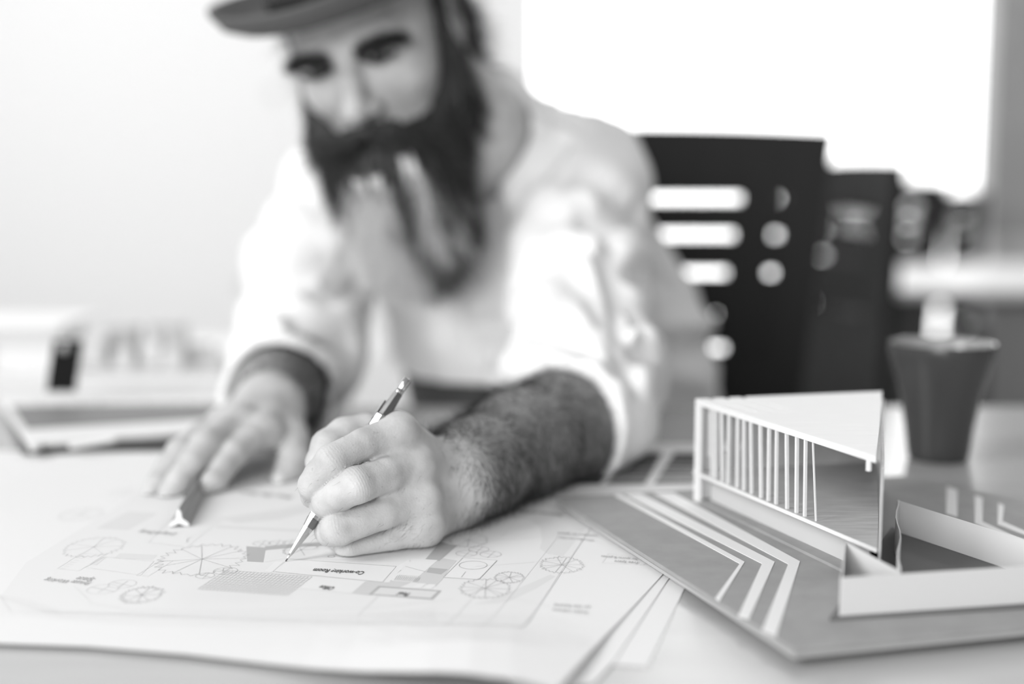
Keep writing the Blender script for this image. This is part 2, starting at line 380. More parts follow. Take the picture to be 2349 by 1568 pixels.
# things on the side desk
bx = empty('foam_box_model', 'white foam board box model on the desk behind the open ring binder', 'model', loc=(-.66, 1.66, 0))
MB().box((-.68, 1.66, .027), (.20, .12, .054)).build('box_walls', M_pg, bx); MB().box((-.68, 1.65, .0575), (.23, .16, .005)).build('box_lid', M_pg, bx)
MB().box((-.68, 1.5985, .020), (.035, .003, .036)).build('box_door', mat('pale_grey', .6, .6), bx)
cm = empty('block_city_model', 'small blurred model of pale and grey blocks on the side desk, behind the ring binder', 'model', loc=(-.45, 1.62, 0))
MB().box((-.46, 1.62, .0025), (.20, .13, .005)).build('base_board', mat('pale_grey2', .52, .7), cm)
for k, (dx, dy, w, h_, g) in enumerate([(-.08, 0, .03, .034, .7), (-.05, .03, .04, .044, .42), (-.035, -.02, .02, .02, .7), (-.005, .0, .022, .028, .75), (.02, .02, .03, .04, .5), (.03, -.03, .02, .022, .72), (.055, .01, .03, .024, .42), (.08, -.02, .02, .022, .55), (.005, .045, .04, .046, .45)]):
    MB().box((-.46+dx, 1.62+dy, .005+h_/2), (w, w*.8, h_)).build('block', mat('block_%d' % int(g*100), g, .7), cm)
# ---------------------------------------------------------------- paper sheets and the printed plan
M_paper = mat('plan_paper', .83, .75, spec=.3)
INK = [mat('ink_%03d' % int(g*1000), g, .8, spec=.2) for g in (.80, .735, .65, .48, .34, .10)]
def lift(x, y):                        # the near edge of the top sheet bulges off the table
    b = math.exp(-((x+.020)/.062)**2)*min(1, max(0, (.665-y)/.065))
    return .0015+.0075*b**1.4+.0005*(1+math.sin(9*x+14*y))
def GP(u, v):
    z = .002
    for _ in range(8): p = G(u, v, z); z = .5*z+.5*lift(p[0], p[1])
    return G(u, v, z)
def sheet(mb, poly, zf, mi=0, step=.02, both=True):
    """a sheet of paper cut to poly (xy), following height zf, with a little thickness"""
    P = np.array(poly); bmx = P.max(0); bmn = P.min(0)
    import bmesh
    bm = bmesh.new(); vs = [bm.verts.new((p[0], p[1], 0)) for p in poly]; bm.faces.new(vs)
    for ax, lo_, hi_ in ((0, bmn[0], bmx[0]), (1, bmn[1], bmx[1])):
        k = math.floor(lo_/step)+1
        while k*step < hi_-1e-6:
            no = (1, 0, 0) if ax == 0 else (0, 1, 0); co = (k*step, 0, 0) if ax == 0 else (0, k*step, 0)
            bmesh.ops.bisect_plane(bm, geom=bm.verts[:]+bm.edges[:]+bm.faces[:], plane_co=co, plane_no=no, dist=1e-6); k += 1
    bm.verts.index_update(); bm.faces.ensure_lookup_table()
    up = [(v.co.x, v.co.y, zf(v.co.x, v.co.y)) for v in bm.verts]
    fs = []
    for f in bm.faces:
        ids = [v.index for v in f.verts]; a = sum(up[ids[i]][0]*up[ids[(i+1) % len(ids)]][1]-up[ids[(i+1) % len(ids)]][0]*up[ids[i]][1] for i in range(len(ids)))
        fs.append(tuple(ids if a > 0 else ids[::-1]))
    mb.add(up, fs, mi)
    if both: mb.add([(x, y, z-.0003) for x, y, z in up], [f[::-1] for f in fs], mi)
    bm.free()
top_poly = [tuple(GP(u, v)[:2]) for u, v in [(-150, 1466), (0, 1475), (200, 1482), (430, 1500), (600, 1520), (730, 1533), (840, 1539), (950, 1541), (1050, 1543), (1120, 1549), (1200, 1561), (1255, 1576), (1272, 1585), (1290, 1567), (1400, 1446), (1515, 1322), (1590, 1240)]]+[(.22, 1.06), (-.62, 1.10), (-.85, .95)]
pm = MB(); sheet(pm, top_poly, lift)
E = 4e-4
def zp(x, y): return lift(x, y)+E
def area_px(pts, ink, e=0): sheet(pm, [tuple(GP(u, v)[:2]) for u, v in pts], lambda x, y: zp(x, y)+e*2e-5-2e-4, 1+ink, step=.02, both=False)
def line(a, b, w=.0004, ink=2, n=None, xy=False):
    if not xy: a = GP(*a)[:2]; b = GP(*b)[:2]
    a = np.array(a[:2]); b = np.array(b[:2]); L = np.linalg.norm(b-a)
    if L < 1e-6: return
    n = n or max(1, int(L/.015)); d = (b-a)/L; q = np.array([-d[1], d[0]])*w/2
    ps = [a+(b-a)*i/n for i in range(n+1)]
    vs = [(*(p+s*q), zp(*p)+1e-4) for p in ps for s in (1, -1)]
    pm.add(vs, [(2*i, 2*i+1, 2*i+3, 2*i+2) for i in range(n)], 1+ink)
def poly_line(pts, w=.0004, ink=2, close=False):
    pts = list(pts)+([pts[0]] if close else [])
    for a, b in zip(pts[:-1], pts[1:]): line(a, b, w, ink)
def circle(u, v, r, w=.0004, ink=2, xs=1):
    c = GP(u, v); rr = r*c[1]/FPX
    P = [(c[0]+rr*xs*math.cos(t), c[1]+rr*math.sin(t)) for t in np.linspace(0, 2*math.pi, 29)]
    for a, b in zip(P[:-1], P[1:]): line(a, b, w, ink, 1, True)
def tree(u, v, r, sp=9, ink=3, seed=0, jag=.09, full=1.0, ys=1.25):
    rg = random.Random(seed+int(u)); c = GP(u, v); rr = r*c[1]/FPX; N = 56
    P = []
    for i in range(int(N*full)+1):
        t = 2*math.pi*i/N+.4; q = rr*(1+(jag if i % 2 else -jag)*rg.uniform(.3, 1.4)); P.append((c[0]+q*math.cos(t), c[1]+q*ys*math.sin(t)))
    for a, b in zip(P[:-1], P[1:]): line(a, b, .00032, ink, 1, True)
    for k in range(sp):
        t = 2*math.pi*k/sp+rg.uniform(-.2, .2); line(c[:2], (c[0]+rr*1.03*math.cos(t), c[1]+rr*ys*math.sin(t)), .0003, ink, 1, True)
    line((c[0]-.0005, c[1]), (c[0]+.0005, c[1]), .001, 4, 1, True)
def text(s, u_l, v_l, u_r, v_r, ink=5, bold=0.0, ys=2.3):
    """writing that reads from the far side of the table: starts at the right pixel, runs left, letters' tops towards us"""
    cu_ = bpy.data.curves.new('t', 'FONT'); cu_.body = s; cu_.size = 1; cu_.offset = bold; cu_.resolution_u = 3
    o = bpy.data.objects.new('t', cu_); scene.collection.objects.link(o); bpy.context.view_layer.update()
    me = o.to_mesh(); vs = [v.co.copy() for v in me.vertices]; fs = [tuple(p.vertices) for p in me.polygons]
    wd = max(v.x for v in vs); a = GP(u_r, v_r)[:2]; b = GP(u_l, v_l)[:2]; d = (b-a); L = np.linalg.norm(d); d = d/L; s_ = L/wd
    up_ = np.array([-d[1], d[0]])   # d points left, so this points towards the camera
    out = []
    for v in vs:
        p = a+d*v.x*s_+up_*v.y*s_*ys; out.append((p[0], p[1], zp(*p)+2.4e-4))
    pm.add(out, fs, 1+ink); o.to_mesh_clear(); bpy.data.objects.remove(o); bpy.data.curves.remove(cu_)
# site area, tints
area_px([(60, 1290), (330, 1125), (700, 1110), (1000, 1120), (1240, 1150), (1357, 1208), (1199, 1438), (700, 1426), (100, 1404), (0, 1370)], 0, 0)
area_px([(430, 1235), (505, 1205), (725, 1215), (1020, 1230), (1060, 1260), (1000, 1330), (900, 1370), (690, 1352), (560, 1320), (400, 1300)], 0, 1)
area_px([(1156, 1188), (1215, 1192), (1240, 1210), (1243, 1240), (1238, 1258), (1255, 1270), (1292, 1276), (1345, 1208), (1300, 1180), (1215, 1163)], 1, 1)
area_px([(935, 1430), (990, 1404), (1060, 1390), (1130, 1375), (1200, 1345), (1262, 1318), (1275, 1322), (1230, 1350), (1170, 1378), (1110, 1391), (1040, 1402), (968, 1431)], 1, 1)
area_px([(220, 1212), (294, 1173), (363, 1177), (294, 1216)], 1, 1)
area_px([(300, 1225), (400, 1180), (500, 1188), (425, 1252), (345, 1250)], 0, 1)
area_px([(262, 1280), (275, 1269), (362, 1273), (350, 1284)], 1, 2); area_px([(205, 1295), (232, 1277), (245, 1277), (222, 1296)], 1, 2)
area_px([(505, 1188), (640, 1168), (725, 1150), (760, 1158), (640, 1192), (540, 1200)], 1, 2)
for k in range(9): line((540+k*22, 1190-k*3), (560+k*22, 1197-k*3), .0003, 2)
area_px([(500, 1205), (725, 1216), (722, 1222), (495, 1211)], 1, 2)
area_px([(565, 1253), (610, 1256), (604, 1290), (567, 1288)], 3, 3)
area_px([(608, 1253), (700, 1246), (780, 1240), (900, 1246), (900, 1252), (780, 1250), (700, 1254), (606, 1263)], 3, 3)
area_px([(612, 1262), (700, 1254), (860, 1256), (880, 1285), (650, 1282), (606, 1290)], 0, 4)
area_px([(626, 1312), (661, 1282), (910, 1299), (878, 1336)], 0, 5)
area_px([(626, 1312), (661, 1282), (910, 1299), (878, 1336)], 0, 5)
pw = lambda pts, e: sheet(pm, [tuple(GP(u, v)[:2]) for u, v in pts], lambda x, y: zp(x, y)+e*2e-5-2e-4, 0, step=.02, both=False)
pw([(628, 1311), (662, 1283), (908, 1300), (877, 1335)], 6); pw([(710, 1322), (838, 1334), (807, 1361), (690, 1350)], 6)
pw([(605, 1312), (632, 1288), (650, 1289), (624, 1313)], 5)
area_px([(838, 1334), (880, 1331), (945, 1335), (905, 1352), (850, 1366), (807, 1361)], 2, 4)
area_px([(945, 1335), (1000, 1278), (1048, 1286), (1030, 1306), (1014, 1330), (1000, 1345)], 2, 4)
area_px([(975, 1284), (1010, 1243), (1048, 1252), (1008, 1287)], 3, 5); area_px([(985, 1302), (1028, 1306), (1012, 1318), (978, 1313)], 3, 5)
pw([(945, 1281), (1004, 1285), (945, 1336), (895, 1332)], 6); pw([(880, 1336), (910, 1300), (940, 1282), (948, 1283), (893, 1336)], 6)
for k in range(13): line((905+k*4.3, 1330+k*.35), (912+k*4.3, 1321+k*.35), .0003, 3)
line((903, 1331), (956, 1335), .0003, 3); line((914, 1320), (962, 1323), .0003, 3); line((930, 1300), (975, 1312), .0003, 3)
pw([(1017, 1325), (1062, 1280), (1140, 1286), (1098, 1330)], 6)
poly_line([(1017, 1325), (1062, 1280), (1140, 1286), (1098, 1330)], .0003, 3, True); circle(1085, 1297, 33, .0004, 3); line((1068, 1312), (1058, 1325), .0003, 3)
area_px([(845, 1364), (868, 1344), (1013, 1355), (993, 1376)], 3, 6); area_px([(855, 1363), (873, 1348), (1004, 1357), (988, 1372)], 1, 7)
pw([(945, 1348), (962, 1338), (978, 1339), (964, 1350)], 6); pw([(968, 1350), (984, 1340), (1000, 1341), (990, 1352)], 6)
# grid patch
a, b, c_, d_ = (518, 1308.6), (716, 1323.5), (658, 1366.7), (454, 1351.8)
mixp = lambda p, q, t: (p[0]+(q[0]-p[0])*t, p[1]+(q[1]-p[1])*t)
for k in range(25): line(mixp(a, b, k/24), mixp(d_, c_, k/24), .0003, 3)
for k in range(10): line(mixp(a, d_, k/9), mixp(b, c_, k/9), .0003, 3)
# trees and shrubs
tree(463, 1283, 98, 10, 3, ys=1.25); tree(1113, 1350, 58, 11, 3); tree(1288, 1296, 50, 10, 3); tree(1168, 1325, 34, 9, 3); tree(325, 1365, 46, 8, 3, jag=.14)
tree(215, 1255, 65, 7, 2); tree(185, 1180, 46, 7, 2); tree(1075, 1240, 44, 9, 3); tree(690, 1262, 40, 6, 3, full=.6)
for u, v, r in ((235, 1352, 36), (280, 1340, 32), (1070, 1270, 25), (1098, 1261, 24), (1125, 1272, 25), (470, 1321, 22), (517, 1310, 28), (600, 1247, 20), (635, 1246, 19), (665, 1245, 17), (290, 1128, 34)):
    circle(u, v, r, .0003, 3 if u > 400 else 2); line((u-r*.7, v-4), (u+r*.7, v+5), .00025, 3); line((u+r*.4, v-7), (u-r*.3, v+8), .00025, 3)
circle(760, 1277, 8, .0004, 4)
# outlines and contours
poly_line([(0, 1368), (22, 1403), (200, 1406), (450, 1414), (700, 1426), (1199, 1438), (1278, 1323), (1357, 1208)], .0003, 1)
for k in range(6):
    poly_line([(-40, 1360+9*k), (60, 1378+7*k), (140, 1404+3*k), (320, 1408+5*k), (560, 1410+6*k), (800, 1412+5*k), (1000, 1398+5*k)], .0003, 1)
poly_line([(170, 1345), (210, 1385), (300, 1400), (520, 1402), (860, 1395), (1040, 1375)], .0003, 1)
line((820, 1412), (870, 1364), .0003, 1); line((1020, 1436), (1110, 1340), .0003, 1); line((1105, 1437), (1280, 1230), .0003, 1); line((1165, 1370), (1262, 1392), .0003, 1)
line((1115, 1240), (1350, 1226), .0003, 1); line((1090, 1300), (1290, 1285), .0003, 1); line((1240, 1160), (1345, 1195), .0003, 1); line((1357, 1208), (1240, 1150), .0003, 1)
line((1150, 1230), (1215, 1165), .0003, 1)
poly_line([(1380, 1292), (1395, 1270), (1490, 1285), (1475, 1296)], .0003, 1, True)
poly_line([(340, 1245), (400, 1182), (510, 1190), (428, 1255)], .0003, 1, True); poly_line([(130, 1305), (185, 1270), (240, 1273), (180, 1310)], .0003, 1, True)
poly_line([(195, 1302), (238, 1278), (352, 1288), (322, 1320)], .0003, 1, True); poly_line([(312, 1320), (370, 1285), (395, 1287), (340, 1322)], .0003, 1, True)
for k in range(7): line((135+k*8, 1303-k*4.6), (150+k*8, 1305-k*4.6), .0003, 1)
text('Co-working Room', 722, 1305, 838, 1312, bold=.018); text('Office', 738, 1344, 770, 1348, bold=.018); text('Pool', 918, 1359, 942, 1362, bold=.018)
text('Public Library', 1268, 1397, 1350, 1403, 4, ys=1.9); text('(in the future)', 1272, 1386, 1355, 1391, 4, ys=1.9)
text('Bathroom & Relax', 1192, 1171, 1293, 1180, 4, .01); text('Wooden corridor', 1282, 1232, 1365, 1239, 4, ys=1.9); text('connect to space', 1280, 1222, 1372, 1228, 4, ys=1.9)
text('Free Space', 1410, 1286, 1465, 1290, 4, ys=1.9); text('for sports & games', 1380, 1275, 1463, 1282, 4, ys=1.9)
text('Private Working', 108, 1327, 212, 1336, 4, ys=1.9); text('Space', 182, 1324, 220, 1328, 4, ys=1.9)
text('Living & Dining', 325, 1217, 408, 1224, 4); text('Water Filter Room', 560, 1127, 678, 1139, 4)
po_ = pm.build('site_plan', [M_paper]+INK); tag(po_, 'large top sheet printed with the site plan under both hands, its near edge lifting', 'paper')
def under(name_poly, z, lab):
    mb = MB(); sheet(mb, name_poly, lambda x, y: z); o = mb.build('paper_sheet', M_paper); tag(o, lab, 'paper', 'sheets under the plan')
under([tuple(G(u, v)[:2]) for u, v in [(1200, 1600), (1362, 1572), (1405, 1525), (1530, 1335), (1590, 1260)]]+[(.14, 1.05), (-.5, 1.03), (-.5, .68), (-.02, .62)], .0009, 'white sheet just under the plan, its right edge showing as a narrow strip')
under([tuple(G(u, v)[:2]) for u, v in [(1250, 1512), (1405, 1525), (1485, 1531), (1569, 1352), (1600, 1290)]]+[(.13, 1.02), (-.45, 1.0), (-.45, .70)], .0004, 'lowest white sheet, its blunt corner sticking out nearest the grey model board')

# ---------------------------------------------------------------- swatch card
sw = MB(); zS = .0036
sheet(sw, [tuple(G(u, v, zS)[:2]) for u, v in [(1160, 1138), (1400, 1134), (1760, 1122), (1790, 1018), (1432, 1018), (1340, 1050)]], lambda x, y: zS)
GR = [(.010, .03, .06, .10), (.012, .05, .10, .17), (.05, .16, .30, .60)]
smats = [M_paper]; 
cols = [((1300, 1445-40), (1385, 1262)), ((1445, 1522), (1392, 1480)), ((1552, 1640), (1500, 1600)), ((1670, 1760), (1620, 1720))]
cols = [((1352, 1436), (1262, 1375)), ((1447, 1521), (1390, 1478)), ((1547, 1630), (1500, 1590)), ((1655, 1740), (1612, 1705))]
for ci, ((tl, tr), (bl, br)) in enumerate(cols):
    for r in range(4):
        for q in range(2):
            t0 = (r+.02+(.0 if q == 0 else .62))/4; t1 = (r+(.62 if q == 0 else .93))/4
            g = (.014+.03*r*(1+ci*.9)+.02*ci) * (2.0 if q == 0 and r else (1 if q == 0 else .45)) ; g = min(g, .55)
            gm_ = mat('swatch_%03d' % int(g*1000), g*.75, .85, spec=.12); 
            if gm_ not in smats: smats.append(gm_)
            yy = lambda t: 1037+(1110-1037)*t
            xl = lambda t: tl+(bl-tl)*t; xr = lambda t: tr+(br-tr)*t
            sheet(sw, [tuple(G(u, v, zS+.0003)[:2]) for u, v in [(xl(t0), yy(t0)), (xr(t0), yy(t0)), (xr(t1), yy(t1)), (xl(t1), yy(t1))]], lambda x, y: zS+.0003, smats.index(gm_), step=.1, both=False)
tag(sw.build('swatch_card', smats), 'white card of dark grey swatches lying behind the forearm and the model', 'swatch card')

# ---------------------------------------------------------------- architectural model
M_cb = mat('grey_cardboard', .33, .75, noise=(60, .93, 1.07), bump=(500, .25, .0003)); M_cbe = mat('board_edge', .17, .8)
M_strip = mat('white_strip', .82, .6); M_balsa = mat('balsa', .78, .6, noise=(30, .975, 1.02, (1, 8, 8)), bump=(300, .15, .0002)); M_grayp = mat('grey_paper_wall', .58, .65)
M_ven = mat('wood_veneer', .50, .5, noise=(40, .82, 1.12, (1, 9, 1)))
am = empty('architectural_model', 'white wooden scale model of a wedge-shaped building on a grey striped board', 'model', loc=(.24, .82, .003))
zT = .0085
B = [tuple(G(1273, 1141, zT)[:2]), tuple(G(1822, 1490, zT)[:2]), (.52, .69), tuple(G(2070, 1090, zT)[:2])]
mb = MB().prism(B, .0040, .0060, 0); Bi = [(.034, .941), (.1417, .6295), (.519, .701), (.3148, 1.003)]
Bi = [tuple(np.array(p)+(np.array((.25, .82))-np.array(p))*.003) for p in B]
mb.build('lower_board', [mat('board_edge_pale', .42, .8)], am)
MB().prism(Bi, .0061, zT).build('upper_board', [M_cb], am)
def strip_px(pts, name='path_strip', z=zT, t=.0004, m=M_strip): return MB().prism([tuple(G(u, v, z)[:2]) for u, v in pts], z, z+t).build(name, m, am)
strip_px([(1410, 1136), (1422, 1134), (1708, 1289), (1650, 1380), (1641, 1372), (1697, 1293)])
strip_px([(1434, 1134), (1470, 1132), (1777, 1289), (1718, 1420), (1693, 1414), (1748, 1293)])
strip_px([(1500, 1131), (1545, 1130), (1835, 1288), (1780, 1460), (1748, 1446), (1808, 1294)])
strip_px([(2172, 1116), (2196, 1124), (2196, 1186), (2170, 1178)]); strip_px([(2236, 1136), (2254, 1142), (2254, 1197), (2349, 1240), (2420, 1272), (2420, 1280), (2340, 1245), (2236, 1200)])
strip_px([(2290, 1154), (2303, 1160), (2300, 1196), (2420, 1248), (2420, 1254), (2288, 1202)])
FLp = np.array([.1300, .885]); FR = np.array([.2045, .688]); BR = np.array([.272, .918])
nf = (FR-FLp)/np.linalg.norm(FR-FLp); inn = np.array([-nf[1], nf[0]])       # front direction; inwards (away from us)
zp0 = zT; zF0, zF1 = .0285, .0305; zR0, zR1 = .0785, .0825
# plinth
BL = FLp
MB().prism([FLp+nf*.004+inn*.001, FR-inn*.002, BR, FLp+(BR-FLp)*.06], zT, zT+.0018).build('plinth', M_cb, am)
zq = zT+.0018
lw = MB(); lw.wall(FLp+inn*.010+nf*.008, FR+inn*.010-nf*.02, zq, zF0, .0012); lw.build('recessed_wall', M_grayp, am)
MB().prism([FLp, FR, BR], zF0, zF1).build('floor_plate', M_ven, am)
fe = MB(); fe.wall(FLp-inn*.0005, FR-inn*.0005, zF0-.0002, zF1+.0001, .0008); fe.build('floor_edge', M_balsa, am)
# roof with slatted end: slats run parallel to the front edge from the far-left edge
back = (BR-BL); nb_ = back/np.linalg.norm(back)
def P_(s, t): return FLp+nf*s+inn*t       # s along the front, t inwards
kk = (back@nf)/(back@inn); S1 = .062
rf = MB()
for a_, b_ in ((0, .0090), (.0132, .0212), (.0254, .0334)):
    rf.prism([P_(kk*a_, a_), P_(S1, a_), P_(S1, b_), P_(kk*b_, b_)], zR0, zR1)
tS = .0376; tE = back@inn; sE = back@nf
rf.prism([P_(kk*tS, tS), P_(S1, tS), P_(S1, (1-(S1-sE)/(np.linalg.norm(FR-FLp)-sE))*tE), P_(sE, tE)], zR0, zR1)
rf.prism([P_(S1, 0), FR-nf*.004, P_(S1, (1-(S1-sE)/(np.linalg.norm(FR-FLp)-sE))*tE)], zR0, zR1)
rf.build('roof', M_balsa, am)
pier = MB().prism([P_(-.0, 0), P_(.008, 0), P_(.008, .0022), P_(0, .0022)], zT+.0003, zR0-.0001); pier.prism([P_(0, .0024), P_(.0022, .0024), P_(.0022, .020), P_(0, .020)], zT+.0003, zR0-.0001)
pier.build('end_pier', M_balsa, am)
rg = random.Random(4)
for i, cx in enumerate([243, 272, 322, 372, 440, 490, 545, 618, 680, 738, 818, 893, 958, 1030]):
    u = 1560+cx/3.337; top_v = 942+(u-1594.5)*.3233; bot_v = 1094.7+(u-1605)*.4138
    # intersect the direction with the front plane
    def onfront(u, v0, z, s_in):
        s = 0
        best = None
        lo_, hi_ = 0.0, np.linalg.norm(FR-FLp)
        for _ in range(40):
            mid = (lo_+hi_)/2; p = P_(mid, s_in)
            # project to pixel column
            c, sn = math.cos(PITCH), math.sin(PITCH); dep = p[1]*c-(z-H)*sn; uu = CX+FPX*p[0]/dep
            if uu < u: lo_ = mid
            else: hi_ = mid
        return mid
    tl = rg.uniform(-3.5, 3.5); s1 = onfront(u+(tl*.4 if i < 13 else -4), 0, zR0, .0022); s0 = onfront(u-(tl*.4 if i < 13 else -3), 0, zF1, .0022)
    w = .00085+.0001*rg.random() if i < 13 else .00045
    a = P_(s0, .0022); b = P_(s1, .0022); cb = MB()
    q = [nf*w+inn*w, nf*w-inn*w, -nf*w-inn*w, -nf*w+inn*w]
    cb.add([(*(a+d), zF1) for d in q]+[(*(b+d), zR0) for d in q], [(0,1,2,3), (7,6,5,4), (0,4,5,1), (1,5,6,2), (2,6,7,3), (3,7,4,0)])
    cb.build('column', M_balsa, am)
# back wall with three slots and the end wall
bwv = MB(); A = BL+nb_*.001+nf*.001; 
slots = [.0075, .0205, .0335]
Lb = np.linalg.norm(BR-A); ss = [0]
edges = []
cur = 0
for s in slots:
    bwv.wall(A+nb_*cur, A+nb_*s, zF1, zR0, .0015); bwv.wall(A+nb_*s, A+nb_*(s+.004), zF1, zF1+.010, .0015); bwv.wall(A+nb_*s, A+nb_*(s+.004), zR0-.006, zR0, .0015); cur = s+.004
bwv.wall(A+nb_*cur, BR-nb_*.002, zF1, zR0, .0015); bwv.build('back_wall', M_ven, am)
MB().wall(FR+np.array([.0012, .0]), BR+np.array([.0012, 0]), zq, zR1-.006, .0014).build('end_wall', M_ven, am)
c = G(2016, 1092, .075); MB().bar((FR[0]-nf[0]*.009, FR[1]-nf[1]*.009+.003, zR0-.006), (FR[0]-nf[0]*.009, FR[1]-nf[1]*.009+.003, zR0), .0016).build('peg', M_balsa, am)
# low walls of the court
M_wl = mat('court_paper', .70, .6); zc = zq; zt = zc+.0205
pt = lambda u, v, z: G(u, v, z)[:2]
c1 = pt(1927, 1412, zc); c2 = pt(1940, 1243, zt); c3 = pt(2065, 1310, zt); c4 = pt(2058, 1147, zt)
c1r = pt(2349, 1383, zc); d = (c1r-c1); c1r = c1+d*1.35
c5 = pt(2349, 1236, zt); c5 = c4+(c5-c4)*1.5
pl = MB().prism([c1+np.array([-.006, -.003]), c1r+np.array([.01, -.003]), c1r+np.array([.01, .05]), np.array(c5)+np.array([.0, .01]), c4+np.array([0, .01]), FR+np.array([0, .03])], zT+.0001, zq); pl.build('court_floor', [mat('court_card', .15, .8)], am)
for a, b in ((c1, c1r), (c1, c2), (c2, c3), (c4, c5)):
    MB().wall(a, b, zc+.0001, zt, .0007).build('court_wall', M_wl, am)
wv = MB(); N = 10; p = c3+(c4-c3)*.04; q = c4; dd = (q-p); nn = np.array([-dd[1], dd[0]]); nn /= np.linalg.norm(nn)
pp = [p+dd*i/N+nn*.0011*math.sin(i*1.1) for i in range(N+1)]
for a, b in zip(pp[:-1], pp[1:]): wv.wall(a, b, zc+.0001, zt+.0003, .0007)
wv.build('wavy_court_wall', mat('court_paper_light', .72, .6), am)
# ---------------------------------------------------------------- the man
rng = np.random.default_rng(7)
def skin_material():
    m = bpy.data.materials.new('skin'); m.use_nodes = True; n = m.node_tree.nodes; l = m.node_tree.links
    b = n['Principled BSDF']; b.inputs['Roughness'].default_value = .48; b.inputs['Specular IOR Level'].default_value = .4
    t = n.new('ShaderNodeTexCoord')
    def noise(sc, det=4):
        z = n.new('ShaderNodeTexNoise'); z.inputs['Scale'].default_value = sc; z.inputs['Detail'].default_value = det
        l.new(t.outputs['Object'], z.inputs['Vector']); return z
    def math_(op, a, c):
        q = n.new('ShaderNodeMath'); q.operation = op
        for i, x in enumerate((a, c)):
            if isinstance(x, (int, float)): q.inputs[i].default_value = x
            else: l.new(x, q.inputs[i])
        return q.outputs[0]
    def attr(nm):
        q = n.new('ShaderNodeAttribute'); q.attribute_name = nm; return q.outputs['Fac']
    mott = noise(70, 5); base = math_('ADD', .52, math_('MULTIPLY', math_('SUBTRACT', mott.outputs['Fac'], .5), .34))
    spots_ = noise(260, 3); sp = math_('MULTIPLY', math_('MAXIMUM', math_('SUBTRACT', spots_.outputs['Fac'], .66), 0), 1.1)
    base = math_('SUBTRACT', base, sp)
    base = math_('MULTIPLY', base, math_('SUBTRACT', 1.0, math_('MULTIPLY', attr('hairy'), .42)))
    base = math_('MULTIPLY', base, math_('SUBTRACT', 1.0, math_('MULTIPLY', attr('crease'), .35)))
    cmb = n.new('ShaderNodeCombineColor')
    for i in range(3): l.new(base, cmb.inputs[i])
    l.new(cmb.outputs[0], b.inputs['Base Color'])
    fine = noise(900, 3); vor = n.new('ShaderNodeTexVoronoi'); vor.inputs['Scale'].default_value = 650; l.new(t.outputs['Object'], vor.inputs['Vector'])
    sn = math_('MULTIPLY', math_('SINE', math_('MULTIPLY', math_('ADD', attr('wt'), math_('MULTIPLY', math_('SUBTRACT', mott.outputs['Fac'], .5), .0040)), 3300.), 0.), attr('ww'))
    hgt = math_('ADD', math_('ADD', math_('MULTIPLY', fine.outputs['Fac'], .5), math_('MULTIPLY', vor.outputs['Distance'], .5)), math_('MULTIPLY', sn, .15))
    bp = n.new('ShaderNodeBump'); bp.inputs['Strength'].default_value = .55; bp.inputs['Distance'].default_value = .0004
    l.new(hgt, bp.inputs['Height']); l.new(bp.outputs[0], b.inputs['Normal'])
    b.inputs['Subsurface Weight'].default_value = .12; b.inputs['Subsurface Radius'].default_value = (.004, .004, .004); b.inputs['Subsurface Scale'].default_value = 1
    return m
M_skin = skin_material()

# ----- writing hand (rests on its little-finger side, fingers closed round the pencil)
PT = G(655, 1287, .0024); PE = W(936, 868, .806); PD = (PE-PT)/np.linalg.norm(PE-PT); PL = np.linalg.norm(PE-PT)
def A_(u, v, y): return W(u, v, y)
hand1 = dict(
 index=[(A_(908, 992, .800), .0122), (A_(832, 1020, .780), .0100), (A_(762, 1058, .766), .0108), (A_(733, 1088, .766), .0094), (A_(718, 1112, .768), .0092), (A_(716, 1138, .776), .0074)],
 middle=[(A_(948, 1072, .798), .0125), (A_(885, 1090, .775), .0108), (A_(818, 1112, .757), .0114), (A_(780, 1134, .759), .0098), (A_(752, 1150, .764), .0096), (A_(739, 1160, .772), .0080)],
 ring=[(A_(960, 1146, .792), .0122), (A_(880, 1176, .772), .0100), (A_(776, 1212, .760), .0106), (A_(757, 1216, .772), .0095), (A_(760, 1216, .788), .0088), (A_(790, 1208, .800), .0076)],
 little=[(A_(972, 1208, .792), .0112), (A_(900, 1236, .784), .0086), (A_(803, 1259, .774), .0092), (A_(788, 1256, .786), .0080), (A_(796, 1250, .800), .0074), (A_(822, 1244, .812), .0066)],
 thumb=[(A_(905, 1010, .845), .0150), (A_(838, 990, .832), .0118), (A_(790, 996, .822), .0112), (A_(752, 1022, .812), .0108), (A_(735, 1060, .805), .0094), (A_(735, 1092, .800), .0075)])
Wr = A_(1000, 1114, .838); El = A_(1372, 955, 1.06)
F2 = A_(1190, 1022, .945)
def palm1(P):
    d = rc(P, A_(1010, 1080, .842), hand1['index'][0][0], .0170, .0130)
    for f, (u, v, y), r in (('middle', (1005, 1105, .835), .018), ('ring', (1005, 1135, .832), .017), ('little', (1012, 1165, .832), .0165)):
        d = smin(d, rc(P, A_(u, v, y), hand1[f][0][0], r, hand1[f][0][1]+.001), .008)
    d = smin(d, rc(P, A_(1000, 1110, .850), A_(905, 1130, .825), .019, .015), .010)       # palm flesh
    d = smin(d, rc(P, A_(1015, 1150, .835), A_(940, 1225, .805), .018, .0120), .010)       # heel of the little-finger side
    d = smin(d, rc(P, A_(985, 1070, .858), A_(900, 1010, .845), .016, .0145), .010)       # thumb base
    return d
def fing(P, pts): return chain(P, pts, .0022)
